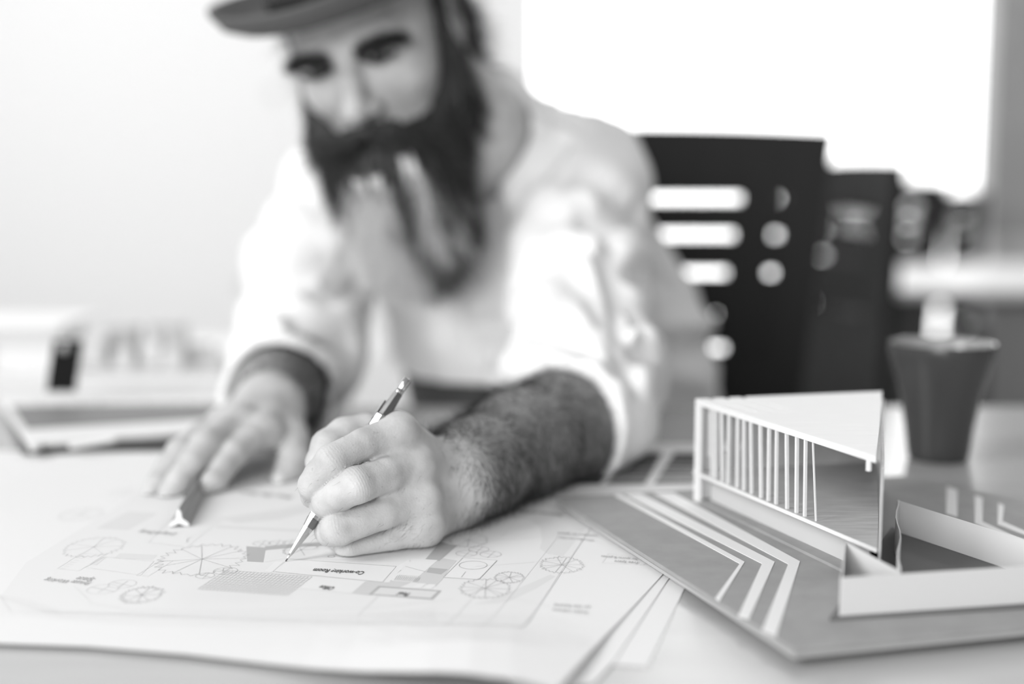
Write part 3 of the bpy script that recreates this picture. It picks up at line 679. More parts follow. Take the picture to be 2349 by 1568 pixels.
def sdf_hand1(P):
    d = palm1(P)
    for f in ('index', 'middle', 'ring', 'little'):
        g_ = fing(P, hand1[f][:3]+hand1[f][3:])
        # webs: wide blend near the knuckle, none at the tips
        q = np.linalg.norm(P-hand1[f][0][0].astype(np.float32), axis=1); k = np.clip(.010-(q-.012)*.28, .0008, .010)
        d = smin(d, g_, k)
    g_ = fing(P, hand1['thumb']); q = np.linalg.norm(P-hand1['thumb'][0][0].astype(np.float32), axis=1)
    d = smin(d, g_, np.clip(.012-(q-.012)*.25, .0008, .012))
    # tendons and knuckle bones on the back of the hand
    for f in ('index', 'middle', 'ring', 'little'):
        K = hand1[f][0][0]; kd = np.linalg.norm(P-(K+np.array([.004, -.0045, .0035])).astype(np.float32), axis=1)-.0085
        d = smin(d, kd, .005)
    return d
def forearm(P, pts, sq=None):
    return chain(P, pts, .03)
def sdf_arm1(P):
    d = chain(P, [(A_(985, 1108, .838), .0225), (Wr+np.array([.012, .008, .001]), .0275), (A_(1095, 1074, .885), .0325), (F2, .0390), (A_(1290, 985, 1.00), .0425), (El, .042)], .02)
    d = smin(d, sdf_hand1(P), .010)
    return smax(d, .0028-P[:, 2], .002)
V1, F1 = surf(sdf_arm1, (-.20, .72, -.004), (.155, 1.125, .135), .00115)

# ----- resting hand
hand2 = dict(
 index=[(A_(608, 992, 1.005), .0130), (A_(572, 1010, .985), .0108), (A_(535, 1040, .965), .0112), (A_(512, 1072, .952), .0098), (A_(490, 1105, .940), .0094), (A_(462, 1138, .931), .0080)],
 middle=[(A_(552, 968, 1.010), .0130), (A_(508, 990, .985), .0112), (A_(470, 1018, .960), .0114), (A_(440, 1060, .946), .0100), (A_(410, 1103, .934), .0096), (A_(382, 1146, .925), .0084)],
 ring=[(A_(510, 975, 1.020), .0125), (A_(458, 1000, .990), .0106), (A_(412, 1036, .965), .0108), (A_(386, 1072, .953), .0096), (A_(362, 1108, .940), .0090), (A_(344, 1142, .932), .0078)],
 little=[(A_(495, 992, 1.045), .0110), (A_(455, 1015, 1.02), .0090), (A_(415, 1050, .99), .0090), (A_(392, 1085, .975), .0080), (A_(375, 1110, .965), .0072)],
 thumb=[(A_(650, 985, 1.045), .0160), (A_(672, 1018, 1.015), .0130), (A_(672, 1052, .995), .0125), (A_(662, 1082, .985), .0118), (A_(648, 1106, .975), .0105)])
W2 = A_(620, 925, 1.065)
def sdf_arm2(P):
    d = rc(P, W2, hand2['index'][0][0], .0200, .0140)
    for f in ('middle', 'ring', 'little'): d = smin(d, rc(P, W2+np.array([-.006, 0, 0]), hand2[f][0][0], .0195, hand2[f][0][1]+.0012), .008)
    d = smin(d, rc(P, A_(625, 955, 1.07), A_(560, 1010, 1.03), .018, .013), .010)
    for f in ('index', 'middle', 'ring', 'little', 'thumb'):
        g_ = fing(P, hand2[f]); q = np.linalg.norm(P-hand2[f][0][0].astype(np.float32), axis=1)
        d = smin(d, g_, np.clip(.010-(q-.012)*.25, .0008, .010))
    for f in ('index', 'middle', 'ring'):
        K = hand2[f][0][0]; d = smin(d, np.linalg.norm(P-(K+np.array([.0, -.003, .006])).astype(np.float32), axis=1)-.0088, .005)
    d = smin(d, rc(P, A_(640, 950, 1.07), A_(655, 1000, 1.03), .018, .015), .012)
    a = chain(P, [(W2+np.array([0, .005, -.002]), .0265), (A_(635, 907, 1.14), .0385), (A_(655, 880, 1.20), .0440), (A_(690, 842, 1.29), .043)], .02)
    d = smin(d, a, .012)
    return smax(d, .0028-P[:, 2], .002)
V2, F2f = surf(sdf_arm2, (-.30, .90, -.004), (-.10, 1.345, .12), .0014)

# ----- head
def Rx(a): c, s = math.cos(a), math.sin(a); return np.array([[1, 0, 0], [0, c, -s], [0, s, c]])
def Ry(a): c, s = math.cos(a), math.sin(a); return np.array([[c, 0, s], [0, 1, 0], [-s, 0, c]])
def Rz(a): c, s = math.cos(a), math.sin(a); return np.array([[c, -s, 0], [s, c, 0], [0, 0, 1]])
D = math.radians
RH = Ry(D(-12.5)) @ Rz(D(-15)) @ Rx(D(22)); HY = 1.20
OH = W(797, 140, HY) - RH @ np.array([0, -.083, .0])
def hl(p): return OH+RH@np.array(p, float)            # head-local to world
R32 = RH.astype(np.float32); O32 = OH.astype(np.float32)
def sym(f, q):                                         # f on both sides
    a = f(q); r = q.copy(); r[:, 0] *= -1; return np.minimum(a, f(r))
def sdf_head(P):
    q = (P-O32)@R32; m = q.copy(); m[:, 0] = np.abs(m[:, 0])
    d = ell(q, (0, .018, .038), (.076, .098, .086))
    d = smin(d, ell(q, (0, -.022, -.030), (.066, .062, .088)), .03)
    d = smin(d, ell(q, (0, -.042, -.092), (.040, .042, .030)), .025)
    d = smin(d, ell(m, (.040, -.052, -.030), (.024, .026, .022)), .018)
    d = smin(d, rc(m, (.0, -.0800, .012), (.042, -.066, .013), .0130, .0115), .012)
    d = smax(d, -(np.linalg.norm(m-np.array((.032, -.0985, -.001), np.float32), axis=1)-.0200), .010)
    d = smin(d, ell(m, (.032, -.0705, .001), (.0150, .0130, .0115)), .004)
    nb = chain(q, [((0, -.080, .014), .0075), ((0, -.092, -.016), .0085), ((0, -.1075, -.040), .0118)], .008)
    d = smin(d, nb, .008)
    d = smin(d, ell(m, (.0125, -.0945, -.044), (.0078, .0115, .0078)), .004)
    d = smax(d, -ell(m, (.0065, -.101, -.0525), (.0042, .0065, .004)), .002)
    for x in (-.006, .007): d = smax(d, -rc(q, (x, -.0945, .018), (x*1.3, -.0895, .048), .0022, .0010), .004)
    d = smin(d, ell(m, (.0805, .012, -.012), (.009, .019, .031)), .006)
    d = smax(d, -ell(m, (.090, .008, -.010), (.006, .010, .018)), .004)
    nk = chain(P, [(hl((0, .045, -.03)), .055), (W(1075, 300, 1.33), .058), (W(1140, 420, 1.44), .070), (W(1160, 560, 1.50), .080)], .02)
    return smin(d, nk, .02)
lo = np.min([hl((x, y, z)) for x in (-.1, .1) for y in (-.13, .13) for z in (-.13, .13)], 0)
V3, F3 = surf(sdf_head, (lo[0]-.0, 1.06, .10), (.20, 1.60, .56), .0021)
# trunk and upper arms under the shirt, coarse
def core(P, g=0.0):
    T1, T2, T3 = W(1180, 600, 1.505), W(1275, 850, 1.545), np.array([.10, 1.57, -.11])
    d = chain(P, [(T1, .150+g), (T2, .168+g), (T3, .150+g)], .05)
    S1_, S2_ = W(1318, 430, 1.37), W(800, 450, 1.47)
    d = smin(d, chain(P, [(S2_, .060+g), (W(1130, 430, 1.47), .072+g), (S1_, .065+g)], .04), .07)
    return d
S1_, S2_ = W(1318, 430, 1.37), W(800, 450, 1.47)
arm1 = [(S1_, .046), (W(1335, 685, 1.23), .040), (W(1362, 915, 1.09), .041), (El, .041)]
arm2 = [(S2_, .045), (W(715, 620, 1.385), .040), (W(700, 805, 1.30), .040), (W(690, 842, 1.29), .042)]
def sdf_trunk(P): return smin(smin(core(P, -.014), chain(P, arm1, .02), .02), chain(P, arm2, .02), .02)
V4, F4 = surf(sdf_trunk, (-.28, 1.00, -.56), (.32, 1.80, .40), .008)
# legs under the table
def sdf_legs(P):
    d = None
    for s_, kx in ((-1, -.02), (1, .28)):
        hip = np.array([.11+s_*.09, 1.58, -.165]); kn = np.array([kx, 1.20, -.150]); an = np.array([kx, 1.26, -.66])
        e_ = chain(P, [(hip, .085), (kn, .062), (an, .042)], .02); e_ = smin(e_, rc(P, an+np.array([0, .02, -.035]), an+np.array([0, -.13, -.045]), .035, .028), .02)
        d = e_ if d is None else np.minimum(d, e_)
    wa = np.maximum(core(P, .004), P[:, 2]-.024)  # waist raised to the hem, dark cloth in place of shade there
    return smin(smin(d, wa, .03), rc(P, (.03, 1.60, -.14), (.19, 1.60, -.14), .11, .11), .04)
Vs = [V1, V2, V3, V4]; Fs = [F1, F2f, F3, F4]
V = np.concatenate(Vs); F = np.concatenate([f+sum(len(v) for v in Vs[:i]) for i, f in enumerate(Fs)])
def sstep(x, a, b): t = np.clip((x-a)/(b-a), 0, 1); return t*t*(3-2*t)
def along(P, a, b): d = b-a; return (P-a)@d/(d@d)
t1 = along(V, Wr, El); near1 = (np.arange(len(V)) < len(V1))
hairy = np.zeros(len(V))
hairy += near1*sstep(t1, -.06, .14)
n2 = (np.arange(len(V)) >= len(V1)) & (np.arange(len(V)) < len(V1)+len(V2)); t2 = along(V, W2, A_(655, 880, 1.20))
hairy += n2*sstep(t2, -.05, .25)
wt = np.zeros(len(V)); ww = np.zeros(len(V)); cr = np.zeros(len(V))
for hd in (hand1, hand2):
    for f in ('index', 'middle', 'ring', 'little', 'thumb'):
        p = [a[0] for a in hd[f]]
        js = [(p[2], p[1], p[3], 1.0, .0065), (p[4] if f != 'thumb' else p[3], p[3] if f != 'thumb' else p[2], p[5] if len(p) > 5 else p[4], .8, .0045)] if f != 'thumb' else [(p[3], p[2], p[4], 1.0, .007)]
        for (j, a, b, w_, sg) in js:
            ax = (b-a)/np.linalg.norm(b-a); q = V-j; t = q@ax; r = np.linalg.norm(q-t[:, None]*ax, axis=1)
            # only the outer side of the bend
            bend = (j-(a+b)/2); bn = np.linalg.norm(bend); side = sstep((q@(bend/bn)) if bn > 1e-4 else np.ones(len(V)), -.002, .004)
            g_ = np.exp(-(t/sg)**2)*(r < .016)*side*w_
            m = g_ > ww; wt = np.where(m, t, wt); ww = np.maximum(ww, g_)
body = npmesh('person', V, F, M_skin, attrs=dict(hairy=hairy, wt=wt, ww=ww, crease=cr))
tag(body, 'bearded man in a hat and pale shirt bending over the plan, drawing with a pencil', 'person')

# ----- beard, hair, brows
def hairmat(name, g, r=.55): return mat(name, g, r, spec=.35)
M_h = [hairmat('hair_dark', .035), hairmat('hair_mid', .17), hairmat('hair_light', .82)]
def bq(q):
    m = q.copy(); m[:, 0] = np.abs(m[:, 0])
    d = rc(m, (.074, -.004, -.030), (.066, -.022, -.075), .010, .020)
    d = smin(d, rc(m, (.066, -.020, -.075), (.040, -.060, -.105), .020, .026), .02)
    d = smin(d, ell(q, (0, -.070, -.115), (.064, .040, .042)), .02)
    d = smin(d, ell(q, (.000, -.078, -.155), (.062, .036, .056)), .03)
    d = smin(d, ell(q, (-.002, -.080, -.192), (.036, .024, .034)), .03)
    ms = chain(m, [((.0, -.0990, -.0640), .0070), ((.022, -.0960, -.070), .0085), ((.044, -.080, -.088), .0110), ((.052, -.066, -.110), .012)], .008)
    return smin(d, ms, .006)
def sdf_beard(P):
    q = (P-O32)@R32; x, z = q[:, 0], q[:, 2]
    return bq(q)+.0022*np.sin(x*330+z*50+2*np.sin(z*60))*sstep(-z, .05, .09)+.0016*np.sin(x*720-z*40)
cor = np.array([hl((x, y, z)) for x in (-.11, .11) for y in (-.15, .06) for z in (-.28, .0)])
Vb, Fb = surf(sdf_beard, cor.min(0), cor.max(0), .0026)
def lightness(q, rn):
    x, z = q[:, 0], q[:, 2]
    x = x+.0050*np.sin(z*75+x*40)+.0035*np.sin(x*420+z*22)+.003*rn
    left = sstep(x, -.050, -.038)*0+np.where(z > -.125, sstep(x, -.046, -.030), 1.0)
    a = (1-sstep(x, .000, .010))*left*sstep(-z, .094, .118)
    b = np.exp(-((x-.031)/.0085)**2)*sstep(-z, .088, .10)*(1-sstep(-z, .175, .20))
    c = np.exp(-((x-.052)/.005)**2)*sstep(-z, .13, .15)*(1-sstep(-z, .20, .22))*.8
    s = np.maximum(np.maximum(a, b), c)*(1-.45*sstep(-z, .20, .25)*sstep(x, -.02, .01))
    s = s-.38*(np.sin(x*900+z*60)*np.sin(x*370-z*45) > .55)+rn*.16
    mid = .30*sstep(-z, .17, .21)*(x < .045)
    low = (z < -.160)*(x < .047)*(rn > -.5)
    return np.where(s > .45, 2, np.where((s+mid > .22) | (low > 0), 1, 0))
qb = (Vb-OH)@RH; lf = qb[Fb].mean(1)
beard = npmesh('beard', Vb, Fb, M_h, body, mi=lightness(lf, rng.normal(size=len(lf))*.3))
def grow(Vm, Fm, n, dens, dirf, L, w, k=6, curl=.0, sink=.001):
    p, nr = scatter(Vm, Fm, n, dens, rng); d = dirf(p, nr); Ls = L*rng.uniform(.6, 1.25, (n, 1))
    pts = [p-nr*sink]; ph = rng.uniform(0, 6.28, (n, 1)); sd = np.cross(d, nr)
    for i in range(1, k):
        d = d/np.linalg.norm(d, axis=1, keepdims=True)
        pts.append(pts[-1]+d*Ls/(k-1)+sd*curl*np.sin(ph+i*1.3)); 
    return np.stack(pts, 1), p
down = RH@np.array([.03, .0, -1.])*.75+np.array([0, 0, -.25])
def bdir(p, nr): 
    q = (p-OH)@RH; d = down[None]+nr*.32+rng.normal(size=p.shape)*.10
    mu = np.exp(-((q[:, 2]+.068)/.014)**2)*(q[:, 1] < -.075)
    side = (RH@np.array([1, 0, -.45]))[None]*np.sign(q[:, :1]+.002)
    return d*(1-mu[:, None]*.7)+side*mu[:, None]*.8
def bdens(c, n_): q = (c-OH)@RH; return (n_@RH[:, 1] < .5)*1.0*(1+1.0*(q[:, 2] < -.15))
S, p0 = grow(Vb, Fb, 22000, bdens, bdir, .034, .0003, 7, .0013)
Vr, Fr = ribbons(S, .00034); q0 = (p0-OH)@RH; li = lightness(q0, rng.normal(size=len(p0))*1.0)
npmesh('beard_strands', Vr, Fr, M_h, beard, mi=np.repeat(li, 6*3))['kind'] = 'stuff'
# hair at the sides and back under the hat
def hq(q):
    m = q.copy(); m[:, 0] = np.abs(m[:, 0])
    d = ell(q, (0, .034, .022), (.083, .092, .078))
    d = smax(d, -(q[:, 1]+.030), .008); d = smax(d, q[:, 2]-.065, .004)
    d = smin(d, rc(m, (.075, .000, .012), (.075, -.004, -.032), .0095, .0095), .006)
    d = smin(d, rc(q, (-.03, .10, -.03), (.03, .10, -.035), .030, .030), .02)
    return smin(d, rc(q, (.070, .055, -.02), (.060, .080, -.075), .026, .022), .02)
corh = np.array([hl((x, y, z)) for x in (-.12, .12) for y in (-.06, .16) for z in (-.12, .08)])
Vh, Fh = surf(lambda P: hq((P-O32)@R32), corh.min(0), corh.max(0), .0028)
hair = npmesh('hair', Vh, Fh, [M_h[0]], body)
S, p0 = grow(Vh, Fh, 5000, lambda c, n_: np.ones(len(c)), lambda p, nr: down[None]*.5+nr*.5+rng.normal(size=p.shape)*.35, .030, .0004, 7, .0030)
Vr, Fr = ribbons(S, .00035); li = (rng.random(len(p0)) > .72).astype(int)+(rng.random(len(p0)) > .93)
npmesh('hair_strands', Vr, Fr, M_h, hair, mi=np.repeat(li, 18))['kind'] = 'stuff'
for sd in (-1, 1):                                       # eyebrows, lashes, eyes
    n = 1100; t = rng.random(n); x = sd*(.012+.042*t); z = .0050+.006*np.sin(t*2.6)-.001*t+rng.normal(size=n)*.0034; y = -.0925+.015*t**2+rng.normal(size=n)*.0008
    p = np.stack([x, y, z], 1); dd = np.stack([sd*.008*(.6+t), .0015*t-.0015, .0035*(1-1.8*t)], 1)+rng.normal(size=(n, 3))*.0012
    S = np.stack([p+dd*i*.5 for i in range(3)], 1)@RH.T+OH
    Vr, Fr = ribbons(S, .00032); npmesh('eyebrow', Vr, Fr, M_h[0], body)
    n = 160; t = np.linspace(-1, 1, n); p = np.stack([sd*.032+.0145*t, -.0850+.004*t*t, -.0015-.0035*(1-t*t)+rng.normal(size=n)*.0004], 1)
    dd = np.stack([.0015*t, -.0035+0*t, -.0030+0*t], 1); S = np.stack([p+dd*i*.5 for i in range(3)], 1)@RH.T+OH
    Vr, Fr = ribbons(S, .0008); npmesh('eyelashes', Vr, Fr, M_h[0], body)
    eb = MB(); ce = hl((sd*.032, -.0740, .0)); ax = RH@np.array([0, -1, -.35]); prof = [(math.sin(a)*.0122, math.cos(a)*.0122) for a in np.linspace(0, math.pi, 17)][::-1]
    eb.lathe(prof, ce, 24, 0, ax)
    for i, f in enumerate(eb.f):
        zz = sum((np.array(eb.v[j])-ce)@(ax/np.linalg.norm(ax)) for j in f)/4
        if zz > .0104: eb.m[i] = 1
    eb.build('eye', [mat('eye_white', .55, .3), mat('iris_dark', .03, .2)], body, smooth=True)
# arm and hand hair
f1 = (RH*0+np.eye(3)); fa = (Wr-El)/np.linalg.norm(Wr-El)
def adens(c, n_):
    t = along(c, Wr, El); return sstep(t, -.08, .10)*(t < 1.0)*(n_[:, 2] > -.75)*(n_[:, 1] < .75)
def adir(p, nr):
    dn = np.array([0, 0, -1.]); tg = dn-nr*(nr@dn)[:, None]
    return fa*.55+tg*.75+nr*.30+rng.normal(size=p.shape)*.28
S, p0 = grow(V1, F1, 17000, adens, adir, .0150, .0001, 6, .0006)
S[:, :, 2] = np.maximum(S[:, :, 2], .0030)
Vr, Fr = ribbons(S, .000115); npmesh('arm_hair', Vr, Fr, mat('arm_hair_dark', .03, .6), body)['kind'] = 'stuff'
def hdens(c, n_):
    t = along(c, Wr, El); q = c-hand1['ring'][0][0]; r = np.linalg.norm(q, axis=1)
    fgs = sum(np.exp(-(np.linalg.norm(c-(hand1[f][0][0]*.25+hand1[f][1][0]*.75), axis=1)/.011)**2) for f in ('index', 'middle', 'ring', 'little'))
    return ((t < .05)*np.exp(-(r/.035)**2)*.8+fgs*.7)*(n_[:, 1] < .1)
S, p0 = grow(V1, F1, 1300, hdens, lambda p, nr: np.array([-.75, 0, -.45])+nr*.22+rng.normal(size=p.shape)*.25, .0070, .0001, 6, .0004)
S[:, :, 2] = np.maximum(S[:, :, 2], .0030)
Vr, Fr = ribbons(S, .00007); npmesh('hand_hair', Vr, Fr, mat('arm_hair_dark', .03, .6), body)['kind'] = 'stuff'
fb = (W2-A_(655, 880, 1.20)); fb /= np.linalg.norm(fb)
def adens2(c, n_): t = along(c, W2, A_(655, 880, 1.20)); return sstep(t, -.05, .2)*(t < 1.1)*(n_[:, 2] > -.7)
def adir2(p, nr):
    tg = np.array([1, 0, -.3]); return fb*.5+tg*.5+nr*.25+rng.normal(size=p.shape)*.28
S, p0 = grow(V2, F2f, 8000, adens2, adir2, .013, .0001, 5, .0006); S[:, :, 2] = np.maximum(S[:, :, 2], .0030)
Vr, Fr = ribbons(S, .00011); npmesh('arm_hair', Vr, Fr, mat('arm_hair_dark', .03, .6), body)['kind'] = 'stuff'
# thumb nail on the resting hand
nb_m = MB(); nn_ = np.array([-.15, -.74, .66]); nn_ /= np.linalg.norm(nn_); c = hand2['thumb'][-1][0]+nn_*.0098
nb_m.lathe([(.0062, -.0010), (.0056, .0002), (.0035, .0009), (0, .0011)], c, 20, 0, nn_)
nb_m.build('thumb_nail', mat('nail', .52, .4), body, smooth=True)

# ----- shirt
folds = []                                              # (a, b, width, depth): positive = ridge, negative = crease
FL_ = []
def fold(p, q, w, d): FL_.append((p, q, w, d))
fold((1185, 445, 1.29), (1290, 325, 1.31), .012, -.010); fold((1170, 410, 1.29), (1280, 300, 1.31), .014, .006)
fold((1350, 395, 1.30), (1440, 450, 1.33), .016, -.014); fold((1370, 500, 1.26), (1475, 490, 1.32), .018, -.014); fold((1330, 550, 1.23), (1480, 580, 1.30), .012, .010)
fold((1340, 440, 1.28), (1450, 540, 1.32), .010, .008); fold((1290, 560, 1.22), (1400, 740, 1.17), .012, -.008); fold((1400, 560, 1.24), (1440, 860, 1.12), .014, -.010)
fold((1330, 600, 1.20), (1425, 780, 1.15), .011, .007); fold((1180, 640, 1.22), (1330, 560, 1.23), .014, -.006); fold((1200, 740, 1.17), (1350, 800, 1.13), .014, -.006)
fold((1160, 840, 1.12), (1320, 770, 1.12), .012, .005); fold((1440, 700, 1.20), (1430, 880, 1.10), .010, .008)
fold((1450, 760, 1.45), (1630, 745, 1.50), .012, .009); fold((1450, 800, 1.45), (1640, 790, 1.50), .014, -.010); fold((1440, 620, 1.45), (1560, 660, 1.48), .016, -.007)
fold((1470, 860, 1.44), (1660, 880, 1.50), .012, .010); fold((1450, 700, 1.42), (1530, 900, 1.45), .012, -.008); fold((1200, 230, 1.40), (1330, 290, 1.38), .010, -.006)
fold((740, 690, 1.27), (830, 640, 1.30), .012, -.013); fold((700, 760, 1.22), (800, 790, 1.26), .012, -.012); fold((660, 700, 1.25), (800, 720, 1.28), .012, .008)
fold((760, 640, 1.28), (830, 560, 1.34), .012, -.010); fold((620, 730, 1.22), (760, 830, 1.20), .010, .006); fold((620, 650, 1.28), (760, 600, 1.30), .016, -.006)
fold((880, 780, 1.34), (930, 900, 1.36), .012, -.007); fold((1000, 800, 1.36), (1040, 930, 1.37), .012, .005); fold((900, 700, 1.35), (960, 860, 1.36), .012, .005)
fold((1040, 640, 1.33), (1115, 930, 1.37), .007, -.004); fold((1065, 640, 1.33), (1140, 930, 1.37), .009, .003)
fold((1065, 745, 1.33), (1160, 735, 1.33), .004, -.004); fold((1075, 860, 1.35), (1165, 850, 1.35), .005, -.004)
C1 = W(1296, 964, 1.0); C1n = (F2-A_(1290, 985, 1.00)); C1n = (C1n/np.linalg.norm(C1n)).astype(np.float32)
C2 = W(634, 908, 1.135); C2n = (W2-C2); C2n = (C2n/np.linalg.norm(C2n)).astype(np.float32)
N1 = W(1075, 300, 1.33)
def shirt_base(P):
    d = core(P, .016)
    s1 = chain(P, [(S1_, .078), (W(1325, 690, 1.22), .064), (W(1345, 870, 1.10), .0640), (C1-C1n*.035, .0560)], .03)
    s1 = smin(s1, rc(P, C1-C1n*.040, C1+C1n*.02, .0560, .0540), .004)
    s1 = np.maximum(s1, (P-C1.astype(np.float32))@C1n)
    s2 = chain(P, [(S2_, .076), (W(715, 620, 1.38), .066), (W(690, 790, 1.29), .0630), (C2-C2n*.04, .0540)], .03)
    s2 = smin(s2, rc(P, C2-C2n*.04, C2+C2n*.02, .0530, .0520), .004)
    s2 = np.maximum(s2, (P-C2.astype(np.float32))@C2n)
    d = smin(d, s1, .014); d = smin(d, s2, .018)
    d = smin(d, rc(P, W(1150, 400, 1.47), W(1105, 305, 1.375), .090, .071), .03)      # collar
    return d
for p, q, w, dp in FL_:                                  # lay every fold line onto the cloth
    pts = []
    for t in np.linspace(0, 1, 6):
        u, v = p[0]+(q[0]-p[0])*t, p[1]+(q[1]-p[1])*t; y = .95
        for _ in range(60):
            d_ = float(shirt_base(W(u, v, y)[None].astype(np.float32))[0]); y += max(d_*.8, .0005)
            if d_ < .0008 or y > 1.8: break
        pts.append(W(u, v, y).astype(np.float32) if y < 1.8 else None)
    for a, b in zip(pts[:-1], pts[1:]):
        if a is not None and b is not None and np.linalg.norm(a-b) < .12: folds.append((a, b, w, dp, len(folds)))
gid = {}
def sdf_shirt(P):
    d = shirt_base(P)
    near = np.abs(d) < .05; Q = P[near]; acc_p = np.zeros(len(Q)); acc_n = np.zeros(len(Q))
    for a, b, w, dp, _ in folds:
        g_ = abs(dp)*np.exp(-(seg(Q, a, b)/w)**2)
        if dp > 0: acc_p = np.maximum(acc_p, g_)
        else: acc_n = np.maximum(acc_n, g_)
    d = d.copy(); d[near] -= 1.3*acc_p-2.0*acc_n
    d = d-.0030*np.sin(P[:, 0]*55+2*np.sin(P[:, 2]*31))*np.sin(P[:, 2]*48+P[:, 1]*37)-.0014*np.sin(P[:, 0]*130+P[:, 2]*40+2*np.sin(P[:, 1]*60))
    # collar opening, cuff openings, table
    NB = W(1075, 300, 1.33); d = smax(d, -rc(P, NB-(W(1140, 420, 1.44)-NB)*.8, W(1140, 420, 1.44), .066, .064), .003)
    d = smax(d, -rc(P, A_(1235, 1005, .97), A_(1318, 970, 1.02), .0455, .0465), .003)
    d = smax(d, -rc(P, W2, A_(645, 893, 1.165), .040, .0460), .003)
    hem = .016-.085*sstep(P[:, 0], .03, .13)
    lim = np.where(P[:, 1] > 1.335, hem-P[:, 2], .0012-P[:, 2])
    return np.maximum(d, lim)
Vsh, Fsh = surf(sdf_shirt, (-.36, .93, -.30), (.36, 1.80, .44), .0042)
M_shirt = mat('shirt_cotton', .88, .85, spec=.15, bump=(120, .5, .0012))
shirt = npmesh('shirt', Vsh, Fsh, M_shirt, body); shirt['label'] = 'pale cotton shirt with rolled sleeves'
tr = MB()
Vt, Ft = surf(sdf_legs, (-.20, 1.0, -.745), (.42, 1.82, .045), .008)
npmesh('trousers', Vt, Ft, mat('trouser_hem_shade', .08, .8), body)  # trousers; the dark tone also stands in for shade under the hem
# buttons down the shirt front
for u, v, y in ((1052, 690, 1.335), (1080, 790, 1.345), (1105, 880, 1.36)):
    pass

# ----- hat
def hat():
    A = []
    n = 72
    RT = Rx(D(-8))
    def ht(p): q_ = RT@(np.array(p)-np.array([0, .02, .045])); return hl(q_+np.array([0, .02, .024]))
    def ring(rx, ry, z, dz=0, dy=0): return [ht((rx*math.cos(t), .012+dy+ry*math.sin(t), z+dz*(abs(math.cos(t))**1.6))) for t in np.linspace(0, 2*math.pi, n, endpoint=False)]
    prof_b = [(.084, .104, .058), (.100, .122, .053), (.118, .144, .052), (.130, .158, .058), (.138, .168, .069), (.1405, .1705, .0705), (.1405, .1705, .0675), (.133, .161, .0535), (.118, .144, .0475), (.100, .122, .0480), (.082, .102, .050)]
    b = MB()
    vs = []
    for i, (rx, ry, z) in enumerate(prof_b): vs += ring(rx, ry, z, dz=.016*(rx-.084)/.06)
    fs = [(j*n+i, j*n+(i+1) % n, (j+1)*n+(i+1) % n, (j+1)*n+i) for j in range(len(prof_b)-1) for i in range(n)]
    b.add(vs, [f[::-1] for f in fs]); br = b
    c = MB(); prof_c = [(.082, .102, .050), (.086, .106, .056), (.0865, .1065, .085), (.085, .104, .11), (.080, .098, .14), (.066, .082, .158), (.035, .045, .163), (.0, .0, .160)]
    vs = []
    for rx, ry, z in prof_c: vs += ring(max(rx, 1e-4), max(ry, 1e-4), z)
    c.add(vs, [(j*n+i, j*n+(i+1) % n, (j+1)*n+(i+1) % n, (j+1)*n+i) for j in range(len(prof_c)-1) for i in range(n)])
    bd = MB(); prof_d = [(.0868, .1068, .060), (.0885, .1085, .060), (.0885, .1085, .086), (.0868, .1068, .086)]
    vs = []
    for rx, ry, z in prof_d: vs += ring(rx, ry, z)
    bd.add(vs, [(j*n+i, j*n+(i+1) % n, (j+1)*n+(i+1) % n, (j+1)*n+i) for j in range(3) for i in range(n)])
    M_felt = mat('hat_felt', .105, .85, bump=(400, .3, .0006))
    hb = br.build('hat', M_felt, body, smooth=True); hb['label'] = 'grey felt hat with an upturned brim'
    c.build('hat_crown', M_felt, hb, smooth=True); bd.build('hat_band', mat('hat_band', .02, .6), hb, smooth=True)
hat()

# ---------------------------------------------------------------- pencil and scale ruler
M_met = mat('pencil_metal', .62, .22, 1.0); M_metd = mat('pencil_dark', .22, .3, 1.0)
pc = empty('mechanical_pencil', 'slim silver mechanical pencil held upright in the writing hand', 'pencil', loc=PT)
def seg_p(name, prof, m, n=16, parent=pc, smooth=True): return MB().lathe([(r*1.17, z) for r, z in prof], PT, n, 0, PD).build(name, m, parent, smooth=smooth)
seg_p('lead', [(0, 0), (.00035, .0002), (.00035, .003)], mat('lead', .05, .4))
seg_p('tip_cone', [(.00045, .0022), (.0007, .004), (.0011, .0055), (.0030, .0245), (.0030, .0248)], M_met, 8, smooth=False)
seg_p('tip_collar', [(.0030, .0245), (.0037, .0300), (.0037, .0310)], M_metd, 8, smooth=False)
seg_p('barrel', [(.0037, .0310), (.0039, .034), (.0039, PL-.038), (.0036, PL-.037)], M_met, 8, smooth=False)
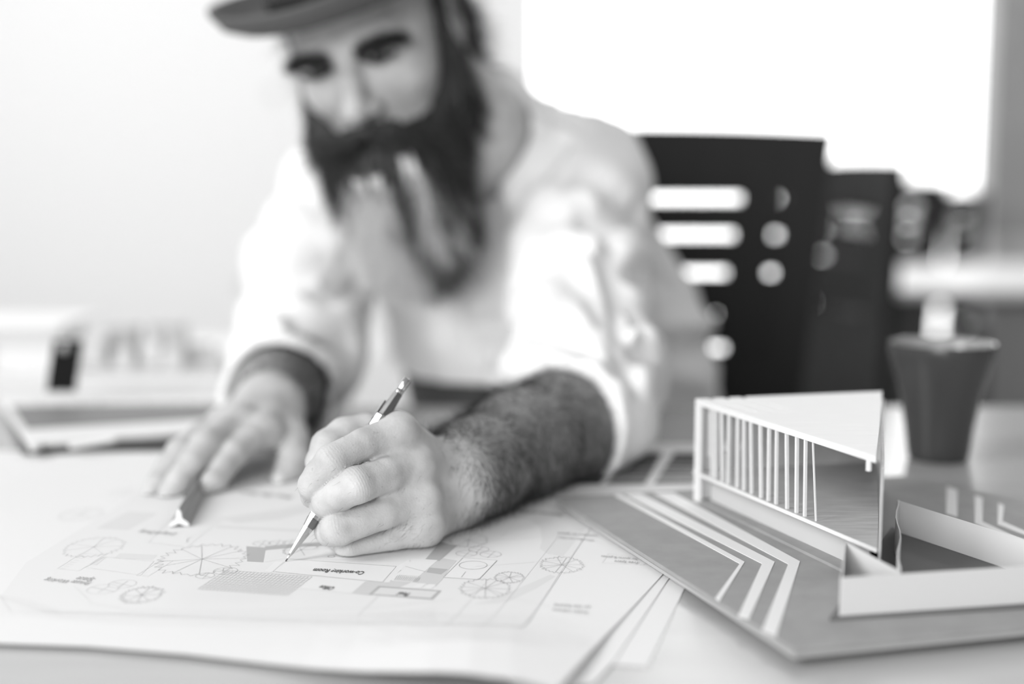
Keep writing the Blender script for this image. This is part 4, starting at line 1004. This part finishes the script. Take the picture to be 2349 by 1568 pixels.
seg_p('clip_ring', [(.0041, PL-.039), (.0043, PL-.038), (.0043, PL-.030), (.0040, PL-.029)], M_met, 8, smooth=False)
seg_p('cap', [(.0036, PL-.030), (.0034, PL-.027), (.0026, PL-.012), (.0023, PL-.011)], M_metd, 8, smooth=False)
seg_p('push_button', [(.0021, PL-.012), (.0023, PL-.0115), (.0023, PL-.009), (.0020, PL-.0085), (.0023, PL-.008), (.0023, PL-.001), (.0018, PL), (0, PL)], M_met, 20)
side = np.cross(PD, np.array([0, 1, 0])); side /= np.linalg.norm(side); side = side if side[0] < 0 else -side
cb = MB().bar(PT+PD*(PL-.020)+side*.0044, PT+PD*(PL-.052)+side*.0050, .0008, .0007, 8); cb.bar(PT+PD*(PL-.034)+side*.003, PT+PD*(PL-.034)+side*.0052, .0012, .0012, 8); cb.build('clip', M_metd, pc)
sr = empty('scale_ruler', 'triangular architect scale ruler held between the fingers of the resting hand', 'ruler', loc=G(410, 1208))
a = G(411, 1209, .0020); b = np.array([-.2405, .958, .0020]); d = (b-a)/np.linalg.norm(b-a); Lr = .150
q = np.array([d[1], -d[0], 0])                          # to the right
tri = [(-.0072, 0), (.0072, 0), (0, .0125)]; cen = np.array([0, .0042])
prof = []
for i in range(3):
    p0_, p1_ = np.array(tri[i]), np.array(tri[(i+1) % 3]); m_ = (p0_+p1_)/2; m_ = m_+(cen-m_)*.42
    prof += [p0_+(p1_-p0_)*.04, p0_+(p1_-p0_)*.22+(cen-m_)*.02, m_, p0_+(p1_-p0_)*.78+(cen-m_)*.02, p0_+(p1_-p0_)*.96]
rb = MB(); N = len(prof); vs = [a+d*s+q*p[0]+np.array([0, 0, 1])*(p[1]+.0008) for s in (0, Lr) for p in prof]
rb.add(vs, [(i, (i+1) % N, N+(i+1) % N, N+i)[::-1] for i in range(N)], 0); rb.add(vs, [tuple(range(N)), tuple(range(N, 2*N))[::-1]], 1)
rb.build('ruler_body', [mat('ruler_grey', .30, .35), mat('ruler_end', .8, .5)], sr)
